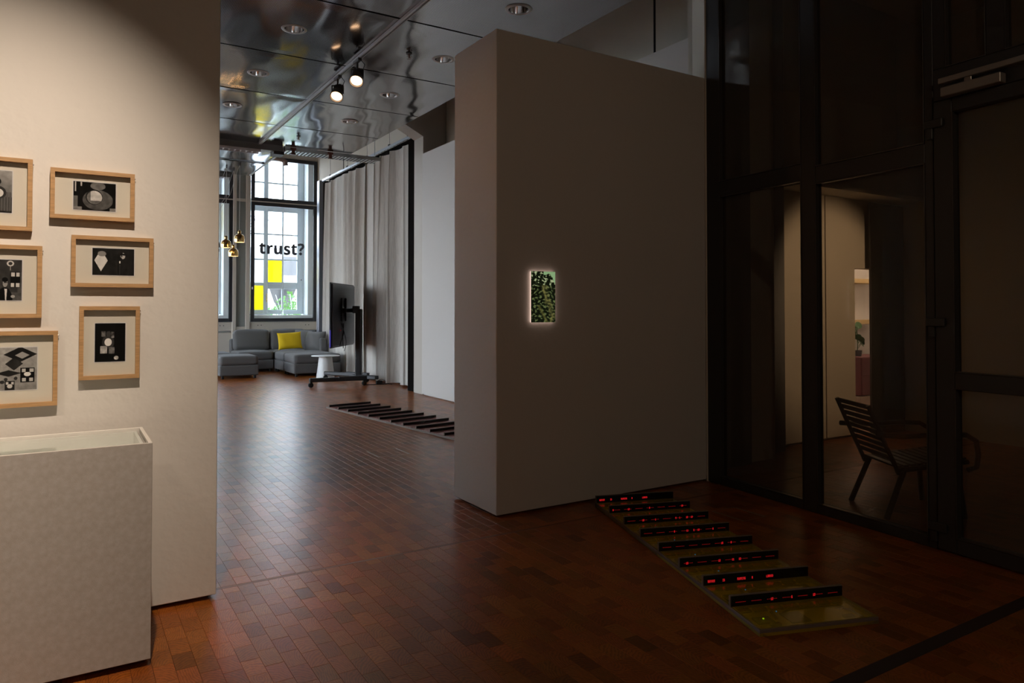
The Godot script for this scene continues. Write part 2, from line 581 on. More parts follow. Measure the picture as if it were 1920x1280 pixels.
func build_floor() -> void:
	var fl := shell("floor", "end-grain wood block floor in warm reddish brown")
	put(bb(Vector3(-3.4, -0.25, -18.6), Vector3(8.6, -0.0045, 3.2)), "floor_base", M.floor_joint, fl)
	var blocks := []
	rng.seed = 11
	var patch := FastNoiseLite.new()
	patch.seed = 4
	patch.frequency = 0.6
	var ix := 0
	var x := -3.2
	while x < 8.4:
		var off := (0.0 if ix % 2 == 0 else BL * 0.5) + rng.randf_range(-0.012, 0.012)
		# three bands: the hall beyond the seam, the gallery, behind the dark strip
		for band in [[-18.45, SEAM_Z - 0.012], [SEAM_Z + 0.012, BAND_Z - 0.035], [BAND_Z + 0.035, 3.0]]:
			var z: float = band[0]
			var first := true
			while z < band[1] - 0.004:
				var l := BL + rng.randf_range(-0.006, 0.006)
				if first and off > 0.02: l = off
				first = false
				if z + l > band[1]: l = band[1] - z
				if z + l > band[1] - 0.03: l = band[1] - z
				# keep only what lies inside the rooms
				var cx := x + BW * 0.5
				var cz := z + l * 0.5
				if cx < 5.5 or cz > -4.9: blocks.append([cx, cz, l])
				z += l
		ix += 1
		x += BW
	var near := []
	for i in blocks.size():
		var b: Array = blocks[i]
		if b[1] > -0.5: continue
		var p := project(Vector3(b[0], 0, b[1]))
		if p.z < 0.3 or p.x < 20 or p.x > 1900 or p.y > 1272 or p.y < 700: continue
		if p.x < 300 and p.y < 1262: continue
		near.append([p.z - (0.8 if p.x < 1100 else 0.0), i])
	near.sort_custom(func(a, b): return a[0] < b[0])
	var own := {}
	for k in min(300, near.size()): own[near[k][1]] = true
	var field := BlockField.new()
	for i in blocks.size():
		var b: Array = blocks[i]
		var r := rng.randf()
		var t := rng.randf_range(0.72, 1.18) + 0.22 * patch.get_noise_2d(b[0], b[1])
		if r < 0.08: t *= 0.66
		var tone := Color(0.325 * t, 0.100 * t * (1.0 + 0.12 * rng.randf_range(-1, 1)), 0.020 * t, 1.0)
		var worn := 0.0018 if b[1] < SEAM_Z else 0.002
		var tilt := Vector2(rng.randf_range(-1, 1), rng.randf_range(-1, 1)) * worn
		var lift := rng.randf_range(-0.0006, 0.0)
		var uvo := Vector2(rng.randi_range(0, 7), rng.randi_range(0, 7)) / 8.0
		if own.has(i):
			var one := BlockField.new()
			add_block(one, 0, 0, BW, b[2], tone, tilt, lift, uvo)
			put(one.mesh(), "wood_block", M.wood_block, fl, Vector3(b[0], 0, b[1]))
		else:
			add_block(field, b[0], b[1], BW, b[2], tone, tilt, lift, uvo)
	var rest := put(field.mesh(), "wood_block_field", M.wood_block, fl)
	rest.set_meta("kind", "stuff")
	put(bb(Vector3(-3.2, -0.004, SEAM_Z - 0.011), Vector3(8.4, -0.0004, SEAM_Z + 0.011)), "joint_strip", M.floor_strip, fl)
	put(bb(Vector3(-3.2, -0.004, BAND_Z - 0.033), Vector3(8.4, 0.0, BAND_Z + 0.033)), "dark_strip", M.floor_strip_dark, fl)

# ---------------------------------------------------------------- ceiling
func panel_mesh(x0: float, x1: float, z0: float, z1: float, hole: bool, wav: FastNoiseLite) -> SurfaceTool:
	var s := ST()
	var cx := (x0 + x1) * 0.5
	var cz := (z0 + z1) * 0.5
	var hx := (x1 - x0) * 0.5 - 0.013
	var hz := (z1 - z0) * 0.5 - 0.013
	var hgt := func(p: Vector2) -> float:
		var edge: float = clamp(min(hx - abs(p.x), hz - abs(p.y)) / 0.12, 0.0, 1.0)
		return (0.0055 * wav.get_noise_2d((cx + p.x) * 1.0, (cz + p.y) * 0.35) + 0.0022 * wav.get_noise_2d((cx + p.x) * 2.6 + 40.0, (cz + p.y) * 0.8)) * (0.35 + 0.65 * edge)
	var na := 72
	var nr := 22
	var P := []
	for i in na:
		var a := TAU * i / na
		var d := Vector2(cos(a), sin(a))
		var far: float = min(hx / max(abs(d.x), 1e-5), hz / max(abs(d.y), 1e-5))
		var row := []
		for k in nr + 1:
			var r0 := 0.098 if hole else 0.0005
			row.append(d * lerp(r0, far, float(k) / nr))
		P.append(row)
	for c in [Vector2(1, 1), Vector2(-1, 1), Vector2(-1, -1), Vector2(1, -1)]:
		# move the nearest boundary ray onto each corner
		var best := 0
		for i in na:
			if (P[i][nr] - c * Vector2(hx, hz)).length() < (P[best][nr] - c * Vector2(hx, hz)).length(): best = i
		var cd: Vector2 = c * Vector2(hx, hz)
		for k in nr + 1:
			var r0 := 0.098 if hole else 0.0005
			P[best][k] = cd.normalized() * lerp(r0, cd.length(), float(k) / nr)
	var e := 0.012
	for i in na:
		for k in nr:
			var q := []
			var nn := []
			var uv := []
			for w in [[i, k], [(i + 1) % na, k], [(i + 1) % na, k + 1], [i, k + 1]]:
				var p: Vector2 = P[w[0]][w[1]]
				var y: float = hgt.call(p)
				q.append(Vector3(p.x, y, p.y))
				nn.append(Vector3((hgt.call(p + Vector2(e, 0)) - y) / e, -1, (hgt.call(p + Vector2(0, e)) - y) / e).normalized())
				uv.append((p + Vector2(cx, cz)))
			tri(s, q[0], q[1], q[2], nn[0], nn[1], nn[2], uv[0], uv[1], uv[2])
			tri(s, q[0], q[2], q[3], nn[0], nn[2], nn[3], uv[0], uv[2], uv[3])
	# upturned rim
	var C := [Vector3(-hx, 0, -hz), Vector3(hx, 0, -hz), Vector3(hx, 0, hz), Vector3(-hx, 0, hz)]
	var W := [Vector3(0, 0, -1), Vector3(1, 0, 0), Vector3(0, 0, 1), Vector3(-1, 0, 0)]
	for k in 4:
		quad(s, C[k], C[(k + 1) % 4], C[(k + 1) % 4] + Vector3(0, 0.04, 0), C[k] + Vector3(0, 0.04, 0), W[k], Rect2(0, 0, 0.001, 0.001))
	return s

const CEIL := 4.0
const SEAMS := [1.34, -0.11, -1.56, -3.01, -4.46, -5.90, -7.36, -8.80, -10.24, -11.50]
const COLS := [-2.0, -0.5, 1.0, 2.51, 4.0]

func build_ceiling() -> void:
	var ce := shell("ceiling", "suspended ceiling of perforated dark metal cassettes")
	var wav := FastNoiseLite.new()
	wav.seed = 8
	wav.frequency = 1.3
	wav.fractal_octaves = 1
	for c in 4:
		for r in SEAMS.size() - 1:
			if SEAMS[r] > -1.5 and c < 1: continue
			var x0: float = COLS[c]; var x1: float = COLS[c + 1]
			var z1: float = SEAMS[r]; var z0: float = SEAMS[r + 1]
			put(panel_mesh(x0, x1, z0, z1, r < 8, wav), "ceiling_panel", M.ceiling_metal, ce, Vector3((x0 + x1) * 0.5, CEIL, (z0 + z1) * 0.5))
	# the narrower raft that carries on towards the windows
	for q in [[-2.0, -0.5], [-0.5, 1.0], [1.0, 2.95]]:
		for r in [[-12.95, -11.75], [-14.3, -13.0]]:
			put(panel_mesh(q[0], q[1], r[0], r[1], false, wav), "ceiling_panel", M.ceiling_metal, ce, Vector3((q[0] + q[1]) * 0.5, CEIL - (0.0 if r[1] > -12 else 0.02), (r[0] + r[1]) * 0.5))
	put(bb(Vector3(2.955, 3.985, -14.3), Vector3(2.985, 4.05, -11.75)), "edge_channel", M.fixture_grey, ce)
	put(bb(Vector3(-3.4, 5.95, -19.2), Vector3(8.6, 6.2, 3.2)), "ceiling_slab", M.slab, ce)
	# track along the joint
	var tr := thing("lighting_track", "long grey aluminium lighting track running along the ceiling joint", "track", Vector3(2.51, CEIL, 0))
	put(bb(Vector3(-0.02, -0.035, -11.4), Vector3(0.02, 0.0, -2.2), 0.003), "rail", M.track_grey, tr)
	put(bb(Vector3(-0.006, -0.0365, -11.35), Vector3(0.006, -0.034, -2.25)), "slot", M.fixture_dark, tr)
	put(bb(Vector3(-0.024, -0.038, -11.46), Vector3(0.024, 0.0, -11.4)), "end_cap", M.fixture_dark, tr)

func build_downlights() -> void:
	var proto: Node3D = null
	for x in [3.28, 1.755]:
		for z in [-5.18, -6.63, -8.08, -9.52]:
			var o: Node3D
			var lab := "round white-ringed recessed downlight " + ("on the partition side of the track" if x > 2.5 else "on the picture wall side of the track")
			if proto == null:
				o = thing("downlight", lab, "downlight", Vector3.ZERO, 0, "recessed ceiling downlights")
				put(lt([Vector2(0.086, -0.002), Vector2(0.09, -0.008), Vector2(0.112, -0.007), Vector2(0.118, 0.0)], 36, Vector3.ZERO, Basis.IDENTITY, 1.0), "ring", M.ring_white, o)
				put(lt([Vector2(0.086, -0.002), Vector2(0.08, 0.04), Vector2(0.062, 0.09), Vector2(0.04, 0.115), Vector2(0.0, 0.118)], 36, Vector3.ZERO, Basis.IDENTITY, -1.0), "reflector", M.mirror, o)
				for k in [-1, 1]:
					put(tb([Vector3(-0.05, 0.055, 0.016 * k), Vector3(0.045, 0.055, 0.016 * k)], 0.011, 8), "lamp_tube", M.ring_white, o)
				proto = o
			else:
				o = proto.duplicate()
				o.name = numbered("downlight")
				add_child(o)
			o.set_meta("label", lab)
			o.position = Vector3(x, CEIL, z)

func spotlight(at: Vector3, aim: Vector3, label: String, energy: float, cone: float, tint := Color(1.0, 0.91, 0.82)) -> void:
	var o := thing("track_spotlight", label, "spotlight", at, 0)
	put(bx(Vector3(0, -0.02, 0), Vector3(0.04, 0.03, 0.16), 0.004), "adapter", M.fixture_dark, o)
	put(tb([Vector3(0, -0.03, 0), Vector3(0, -0.12, 0)], 0.012), "stem", M.fixture_dark, o)
	var d := (aim - at).normalized()
	var side := d.cross(Vector3.UP).normalized()
	var up := side.cross(d).normalized()
	# local frame whose +y is the direction of the beam
	var bs := Basis(side, d, side.cross(d))
	var c := Vector3(0, -0.18, 0)
	var yk := ST()
	for k in [-1.0, 1.0]:
		box(yk, c + side * 0.062 * k + Vector3(0, 0.03, 0), Vector3(0.006, 0.09, 0.03), 0.0, Basis(side, Vector3.UP, side.cross(Vector3.UP)))
	box(yk, c + Vector3(0, 0.075, 0), Vector3(0.13, 0.006, 0.03), 0.0, Basis(side, Vector3.UP, side.cross(Vector3.UP)))
	put(yk, "yoke", M.fixture_dark, o)
	put(lt([Vector2(0.0, -0.10), Vector2(0.045, -0.10), Vector2(0.05, -0.09), Vector2(0.05, 0.02), Vector2(0.05, 0.02), Vector2(0.068, 0.05), Vector2(0.072, 0.085), Vector2(0.072, 0.085), Vector2(0.066, 0.085), Vector2(0.062, 0.06), Vector2(0.0, 0.055)], 28, c, bs), "lamp_head", M.fixture_grey, o)
	for k in 4:
		put(lt([Vector2(0.05, -0.08 + k * 0.018), Vector2(0.056, -0.08 + k * 0.018), Vector2(0.056, -0.074 + k * 0.018), Vector2(0.05, -0.074 + k * 0.018)], 24, c, bs), "cooling_fin", M.fixture_dark, o)
	put(lt([Vector2(0.0, 0.064), Vector2(0.058, 0.064), Vector2(0.058, 0.067), Vector2(0.0, 0.067)], 28, c, bs), "lens", M.lamp_glow, o)
	put(tb([Vector3(0.02, -0.02, 0.05), Vector3(0.05, -0.07, 0.08), Vector3(0.03, -0.13, 0.07), c - d * 0.09], 0.004, 6), "flex", M.cable_black, o)
	var l := SpotLight3D.new()
	l.name = "spot_beam"
	o.add_child(l)
	l.position = c + d * 0.074
	l.basis = Basis.looking_at(d, up)
	l.light_color = tint
	l.light_energy = energy
	l.spot_range = 20.0
	l.spot_attenuation = 2.0
	l.spot_angle = cone
	l.spot_angle_attenuation = 1.0
	l.light_size = 0.02
	l.shadow_enabled = true

func build_ceiling_fittings() -> void:
	glow("lamp_glow", Color(1.0, 0.80, 0.62), 5.0)
	spotlight(Vector3(2.49, CEIL - 0.035, -7.0), Vector3(1.1, 0.6, -4.6), "lit track spotlight on the lighting track, closer to the white partition", 2.5, 20.0)
	spotlight(Vector3(2.49, CEIL - 0.035, -7.62), Vector3(1.0, 0.6, -5.3), "lit track spotlight on the lighting track, the one toward the curtain", 2.5, 20.0)
	# gallery spotlights over the picture wall (above the frame)
	var tr := thing("lighting_track", "short lighting track above the framed photographs", "track", Vector3(-0.6, CEIL, -2.0))
	put(bx(Vector3(0, -0.018, 0), Vector3(3.0, 0.035, 0.04), 0.003), "rail", M.track_grey, tr)
	spotlight(Vector3(0.12, CEIL - 0.035, -2.0), Vector3(-0.54, 1.0, -3.79), "gallery spotlight aimed at the framed photographs", 8.9, 34.8)
	spotlight(Vector3(-1.5, CEIL - 0.035, -2.0), Vector3(-1.6, 0.85, -3.79), "gallery spotlight aimed at the far end of the picture wall", 7.0, 35.0)
	spotlight(Vector3(1.5, CEIL - 0.035, 2.4), Vector3(3.0, 1.2, -4.24), "gallery spotlight behind the viewpoint aimed at the partition", 1.68, 44.0, Color(1.0, 0.88, 0.76))
	spotlight(Vector3(0.3, CEIL - 0.035, -5.2), Vector3(2.5, 1.9, -4.55), "added warm spotlight hidden beyond the picture wall aimed at the partition end", 0.47, 38.0, Color(1.0, 0.70, 0.42))  # unseen spotlight added to warm the left face of the partition
	# louvred strip light and its housing
	var o := thing("strip_light", "grey fluorescent strip light with white louvre beside the cable tray", "strip light", Vector3(0, CEIL - 0.11, -11.62))
	put(bb(Vector3(1.2, 0.02, -0.11), Vector3(2.88, 0.12, 0.11), 0.006), "housing", M.fixture_grey, o)
	put(bb(Vector3(2.74, -0.03, -0.12), Vector3(2.9, 0.02, 0.12), 0.004), "end_box", M.fixture_dark, o)
	for k in 16:
		put(bb(Vector3(1.25 + k * 0.085, -0.015, -0.08), Vector3(1.256 + k * 0.085, 0.02, 0.08)), "louvre_blade", M.louvre, o)
	for k in [-1, 1]:
		put(bb(Vector3(1.24, -0.018, 0.08 * k - 0.006), Vector3(2.55, 0.02, 0.08 * k + 0.006)), "louvre_side", M.louvre, o)
	o = thing("strip_light", "small louvred strip light at the end of the ceiling raft above the pendant lamps", "strip light", Vector3(0, CEIL - 0.1, -14.42))
	put(bb(Vector3(1.2, 0.02, -0.09), Vector3(2.62, 0.1, 0.09), 0.006), "housing", M.fixture_grey, o)
	for k in 15:
		put(bb(Vector3(1.25 + k * 0.09, -0.012, -0.07), Vector3(1.256 + k * 0.09, 0.02, 0.07)), "louvre_blade", M.louvre, o)
	# cable tray
	o = thing("cable_tray", "galvanised cable tray with slotted rungs hanging below the ceiling edge", "cable tray", Vector3(2.93, CEIL - 0.02, -11.7))
	for k in [-1, 1]:
		put(bb(Vector3(0, -0.03, 0.14 * k - 0.004), Vector3(1.6, 0.03, 0.14 * k + 0.004)), "side_rail", M.galvanised, o)
	for k in 26:
		put(bb(Vector3(0.03 + k * 0.06, -0.03, -0.14), Vector3(0.06 + k * 0.06, -0.025, 0.14)), "rung", M.galvanised, o)
	for x in [0.12, 0.72]:
		var cl := ST()
		box(cl, Vector3(x, 0.0, 0.17), Vector3(0.09, 0.03, 0.03), 0.004)
		box(cl, Vector3(x, -0.045, 0.17), Vector3(0.05, 0.07, 0.02), 0.004)
		box(cl, Vector3(x, -0.085, 0.17), Vector3(0.08, 0.012, 0.03), 0.003)
		put(cl, "clamp", M.rust_red, o)
	put(tb([Vector3(1.0, -0.03, 0), Vector3(1.0, -0.2, 0)], 0.006, 6), "hook_wire", M.fixture_dark, o)
	put(tb([Vector3(1.55, 0.03, 0), Vector3(1.55, 1.9, 0)], 0.005, 6), "hanger_rod", M.galvanised, o)
	put(tb([Vector3(0.5, 0.03, 0), Vector3(0.5, 1.9, 0)], 0.005, 6), "hanger_rod", M.galvanised, o)
	# sprinkler heads
	for z in [-6.66, -10.72]:
		o = thing("sprinkler_head", "small sprinkler head in the metal ceiling " + ("beside the two lit track spotlights" if z > -8.0 else "close to the cable tray"), "sprinkler", Vector3(2.91, CEIL, z), 0, "ceiling sprinkler heads")
		put(lt([Vector2(0.0, -0.004), Vector2(0.03, -0.004), Vector2(0.032, 0.0)], 16), "rosette", M.fixture_dark, o)
		put(tb([Vector3(0, 0, 0), Vector3(0, -0.05, 0)], 0.009), "nozzle", M.rust_red, o)
		put(bx(Vector3(0, -0.03, 0), Vector3(0.06, 0.008, 0.012)), "crossbar", M.ring_white, o)
		put(lt([Vector2(0.0, -0.056), Vector2(0.02, -0.055), Vector2(0.02, -0.052), Vector2(0, -0.051)], 12), "deflector", M.ring_white, o)

# ---------------------------------------------------------------- walls
func build_walls() -> void:
	# picture wall
	var w := shell("wall_left", "white gallery wall carrying the framed photographs")
	put(bb(Vector3(-3.4, 0.022, -4.05), Vector3(0.64, 3.97, -3.79), 0.003), "wall_face", M.wall_white, w)
	put(bb(Vector3(-3.4, 0.0, -3.99), Vector3(0.57, 0.022, -3.86)), "recessed_base", M.wall_white, w)
	# unseen wall added behind the picture wall to keep daylight off the partition
	struct(bb(Vector3(-0.75, 0.0, -9.6), Vector3(-0.6, 3.97, -4.05), 0.003), "wall_blocker", M.wall_white, "unseen white wall added behind the picture wall to block daylight")
	# free-standing partition
	w = shell("wall_center", "freestanding white partition with a small backlit picture")
	put(bb(Vector3(2.505, 0.014, -4.87), Vector3(4.53, 3.362, -4.24), 0.004), "wall_face", M.wall_white, w)
	put(bb(Vector3(2.57, 0.0, -4.80), Vector3(4.46, 0.014, -4.31)), "recessed_base", M.wall_white, w)
	# outer shell
	# west wall: solid beside the gallery, unseen tall windows added along the hall for more daylight
	w = shell("wall_west", "left wall of the hall with added unseen tall windows, beyond the picture wall")
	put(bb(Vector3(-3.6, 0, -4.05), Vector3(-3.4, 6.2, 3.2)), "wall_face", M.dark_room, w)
	var z_edge := -4.05
	for zc in [-11.9, -14.4, -16.9]:
		put(bb(Vector3(-3.6, 0, zc + 1.15), Vector3(-3.4, 6.2, z_edge)), "pier", M.wall_cream, w)
		put(bb(Vector3(-3.6, 0, zc - 1.15), Vector3(-3.4, 0.3, zc + 1.15)), "spandrel", M.wall_cream, w)
		put(bb(Vector3(-3.6, 3.9, zc - 1.15), Vector3(-3.4, 6.2, zc + 1.15)), "lintel", M.wall_cream, w)
		z_edge = zc - 1.15
		for k in 4: put(bb(Vector3(-3.53, 0.3, zc - 1.15 + k * 0.753), Vector3(-3.47, 3.9, zc - 1.11 + k * 0.753), 0.005), "mullion", M.window_white, w)
		for y in [0.3, 1.48, 2.66, 3.85]: put(bb(Vector3(-3.525, y, zc - 1.15), Vector3(-3.475, y + 0.05, zc + 1.15), 0.005), "glazing_bar", M.window_white, w)
		for k in 3:
			for j in 3: put(bb(Vector3(-3.503, 0.35 + j * 1.18, zc - 1.11 + k * 0.753), Vector3(-3.497, 1.48 + j * 1.18, zc - 1.15 + (k + 1) * 0.753)), "pane", M.glass, w)
	put(bb(Vector3(-3.6, 0, -19.3), Vector3(-3.4, 6.2, z_edge)), "pier", M.wall_cream, w)
	struct(bb(Vector3(-3.6, 0, 3.0), Vector3(8.8, 6.2, 3.2)), "wall_back", M.dark_room)
	struct(bb(Vector3(8.4, 0, -4.83), Vector3(8.6, 6.2, 3.2)), "wall_east", M.wall_cream)
	# right-hand side of the hall
	w = shell("wall_right", "pale right-hand wall of the hall with tall white panels and a haunched column")
	put(bb(Vector3(5.52, 0, -19.3), Vector3(5.82, 6.2, -4.59)), "wall_face", M.wall_cream, w)
	var zz := [-4.60, -7.0, -9.02, -11.0]
	for k in 3:
		put(bb(Vector3(5.05, 0.02, zz[k + 1] + 0.004), Vector3(5.10, 4.03, zz[k] - 0.004), 0.002), "wall_panel", M.hall_panel, w)
	put(bb(Vector3(5.09, 0.0, -11.0), Vector3(5.14, 0.02, -4.60)), "recessed_base", M.hall_panel, w)
	# portal frame: column with haunch
	for z in [-11.22]:
		var s := ST()
		prism(s, PackedVector2Array([Vector2(5.085, 0), Vector2(5.6, 0), Vector2(5.6, 5.9), Vector2(4.15, 5.9), Vector2(4.15, 4.8), Vector2(5.085, 4.34)]), 0.36, Vector3(0, 0, z))
		put(s, "column", M.frame_paint, w)
	put(bb(Vector3(4.70, 0.0, -4.59), Vector3(5.77, 5.95, -4.53)), "end_wall", M.wall_cream, w)
	put(bx(Vector3(4.635, 2.975, -4.375), Vector3(0.05, 5.95, 0.36), 0.0, yaw(-0.52)), "end_return", M.wall_cream, w)
	for q in [[-5.66, 5.30], [-4.80, 5.30]]:
		put(tb([Vector3(q[1], 3.4, q[0]), Vector3(q[1] - 0.01, 4.2, q[0] + 0.01), Vector3(q[1], 5.0, q[0]), Vector3(q[1], 5.9, q[0])], 0.012, 6), "wall_cable", M.cable_black, w)
	# dark opening beside the column, behind the curtain edge
	put(bb(Vector3(5.45, 0.0, -17.3), Vector3(5.5, 4.62, -11.42)), "blackout_panel", M.plinth_black, w)
	put(bb(Vector3(5.12, 0.0, -11.74), Vector3(5.45, 4.42, -11.40)), "blackout_return", M.plinth_black, w)

func build_other_room() -> void:
	# the dim room behind the glazing
	var w := shell("wall_far", "cream wall of the dim room behind the dark glazing")
	var z0 := -4.95
	var z1 := -4.83
	put(bb(Vector3(5.82, 0.03, z0), Vector3(6.99, 2.66, z1)), "wall_panel", M.wall_cream, w)
	put(bb(Vector3(7.01, 0.03, z0), Vector3(7.53, 2.66, z1)), "wall_panel", M.wall_cream, w)
	put(bb(Vector3(7.53, 1.885, z0), Vector3(8.4, 2.66, z1)), "wall_panel", M.wall_cream, w)
	put(bb(Vector3(8.02, 0.03, z0), Vector3(8.4, 1.885, z1)), "wall_panel", M.wall_cream, w)
	put(bb(Vector3(5.82, 0.0, z0), Vector3(7.53, 0.03, z1 - 0.05)), "recessed_base", M.wall_cream, w)
	put(bb(Vector3(6.985, 0.03, z0), Vector3(7.015, 2.66, z1 - 0.02)), "joint", M.slab, w)
	put(bb(Vector3(5.82, 2.66, z0), Vector3(8.4, 5.95, z1)), "upper_wall", M.wall_cream, w)
	put(bb(Vector3(6.15, 2.66, z1), Vector3(8.4, 2.70, -4.5)), "soffit", M.wall_cream, w)
	struct(bb(Vector3(4.74, 0, -4.53), Vector3(5.37, 4.7, -4.47), 0.004), "wall_pier", M.pillar_dark)
	struct(bb(Vector3(5.37, 0, -4.83), Vector3(6.15, 4.7, -4.70), 0.004), "wall_pier", M.pillar_grey)
	struct(bb(Vector3(4.62, 4.7, -4.53), Vector3(8.4, 4.85, 3.0)), "ceiling", M.wall_cream, "warm plaster ceiling of the dim room")
	# niche beyond the opening
	w = shell("wall_niche", "bright pale niche seen through the doorway of the dim room")
	put(bb(Vector3(6.9, 0, -6.5), Vector3(10.6, 2.8, -6.4)), "back_wall", M.panel_white, w)
	put(bb(Vector3(6.9, 0, -6.4), Vector3(7.0, 2.8, -4.95)), "side_wall", M.panel_white, w)
	put(bb(Vector3(10.5, 0, -6.4), Vector3(10.6, 2.8, -4.95)), "side_wall", M.panel_white, w)
	put(bb(Vector3(8.6, 0, -4.95), Vector3(10.6, 2.8, -4.85)), "front_wall", M.panel_white, w)
	put(bb(Vector3(6.9, 2.7, -6.5), Vector3(10.6, 2.8, -4.85)), "top", M.panel_white, w)
	put(bb(Vector3(6.9, -0.1, -6.5), Vector3(10.6, -0.004, -4.85)), "base", M.floor_strip, w)
	# door leaf of tinted glass standing across half of the doorway
	var o := thing("glass_screen", "dark tinted glass screen half covering the bright doorway", "screen", Vector3(7.72, 0, -4.76))
	put(bb(Vector3(0, 0.0, -0.006), Vector3(0.66, 2.63, 0.006)), "pane", M.glass_tint, o)
	put(bb(Vector3(-0.012, 0.0, -0.01), Vector3(0.0, 2.63, 0.01)), "edge", M.steel_black, o)
	# cabinet with plant and shelves in the niche
	o = thing("cabinet", "maroon cabinet with pale drawer below, in the bright doorway", "cabinet", Vector3(9.06, 0, -5.75))
	put(bb(Vector3(-0.29, 0.30, -0.2), Vector3(0.45, 0.80, 0.2), 0.005), "body", M.maroon, o)
	for k in 2:
		put(bb(Vector3(-0.28, 0.315 + k * 0.245, 0.2), Vector3(0.44, 0.545 + k * 0.245, 0.212), 0.004), "drawer", M.maroon, o)
	put(bb(Vector3(-0.29, 0.0, -0.2), Vector3(0.45, 0.29, 0.2), 0.005), "lower_drawer", M.drawer_pale, o)
	put(tb([Vector3(0.08, 0.17, 0.2), Vector3(0.08, 0.17, 0.22)], 0.014), "knob", M.tv_black, o)
	for q in [[1.80, "upper"], [1.21, "middle"]]:
		single(bb(Vector3(8.2, q[0], -6.4), Vector3(10.3, q[0] + 0.06, -6.1)), "wall_shelf", M.shelf_beige, "beige wall shelf in the bright niche, the %s one" % q[1], "shelf")
	o = thing("houseplant", "small houseplant with round green leaves standing on the maroon cabinet", "plant", Vector3(8.93, 0.80, -5.7))
	put(lt([Vector2(0, 0), Vector2(0.05, 0), Vector2(0.06, 0.08), Vector2(0.055, 0.08), Vector2(0.0, 0.07)], 16), "pot", M.tv_plate, o)
	put(tb([Vector3(0, 0.06, 0), Vector3(0.02, 0.2, 0), Vector3(-0.01, 0.36, 0)], 0.006, 6), "stem", M.leaf, o)
	rng.seed = 3
	for k in 9:
		var a := TAU * k / 9.0 + 0.3
		var h := 0.12 + 0.03 * k
		var c := Vector3(cos(a) * 0.075, h + 0.05, sin(a) * 0.06)
		var bs := Basis.from_euler(Vector3(rng.randf_range(0.6, 1.5), a, 0))
		put(lt([Vector2(0, -0.003), Vector2(0.045, -0.001), Vector2(0.05, 0.001), Vector2(0.0, 0.004)], 14, c, bs), "leaf", M.leaf, o)
		put(tb([Vector3(0, h - 0.03, 0), c], 0.003, 5), "petiole", M.leaf, o)
	# lamps of that room: a warm ceiling lamp, and the niche light
	glow("room_glow", Color(1.0, 0.72, 0.45), 1.2)
	o = thing("ceiling_lamp", "warm ceiling lamp of the dim room behind the glazing", "lamp", Vector3(7.0, 2.66, -2.68))
	put(tb([Vector3(0, 0.0, 0), Vector3(0, 2.04, 0)], 0.006, 6), "cord", M.cable_black, o)
	put(lt([Vector2(0.02, 0.03), Vector2(0.07, 0.0), Vector2(0.09, -0.08), Vector2(0.086, -0.08), Vector2(0.066, -0.004), Vector2(0.018, 0.024)], 20), "shade", M.fixture_dark, o)
	put(lt([Vector2(0, -0.07), Vector2(0.03, -0.055), Vector2(0.035, -0.03), Vector2(0.0, 0.0)], 14), "bulb", M.room_glow, o)
	var sp := SpotLight3D.new()
	sp.name = "lamp_beam"
	o.add_child(sp)
	sp.position = Vector3(0, -0.1, 0)
	sp.basis = Basis.looking_at(Vector3(0.05, -0.98, -2.1).normalized(), Vector3.UP)
	sp.light_color = Color(1.0, 0.82, 0.62)
	sp.light_energy = 2.9
	sp.spot_angle = 30.0
	sp.spot_angle_attenuation = 0.55
	sp.spot_range = 20.0
	sp.spot_attenuation = 2.0
	sp.light_size = 0.05
	sp.shadow_enabled = true
	o = thing("niche_lamp", "flat lamp under the ceiling of the bright niche", "lamp", Vector3(8.7, 2.66, -5.5))
	put(bx(Vector3(0, 0, 0), Vector3(0.6, 0.04, 0.3), 0.004), "housing", M.ring_white, o)
	put(bx(Vector3(0, -0.024, 0), Vector3(0.56, 0.006, 0.26)), "diffuser", M.room_glow, o)
	omni(o, Vector3(0, -0.08, 0), Color(1.0, 0.86, 0.72), 3.0, 0.1)

func omni(parent: Node3D, at: Vector3, c: Color, e: float, size: float) -> void:
	var l := OmniLight3D.new()
	l.name = "lamp_light"
	parent.add_child(l, true)
	l.position = at
	l.light_color = c
	l.light_energy = e
	l.light_size = size
	l.omni_range = 25.0
	l.omni_attenuation = 2.0
	l.shadow_enabled = true

# dark glazed wall on the right; local x runs along the wall towards the viewer, local z points into the gallery
const GZ0 := Vector3(4.53, 0, -4.15)

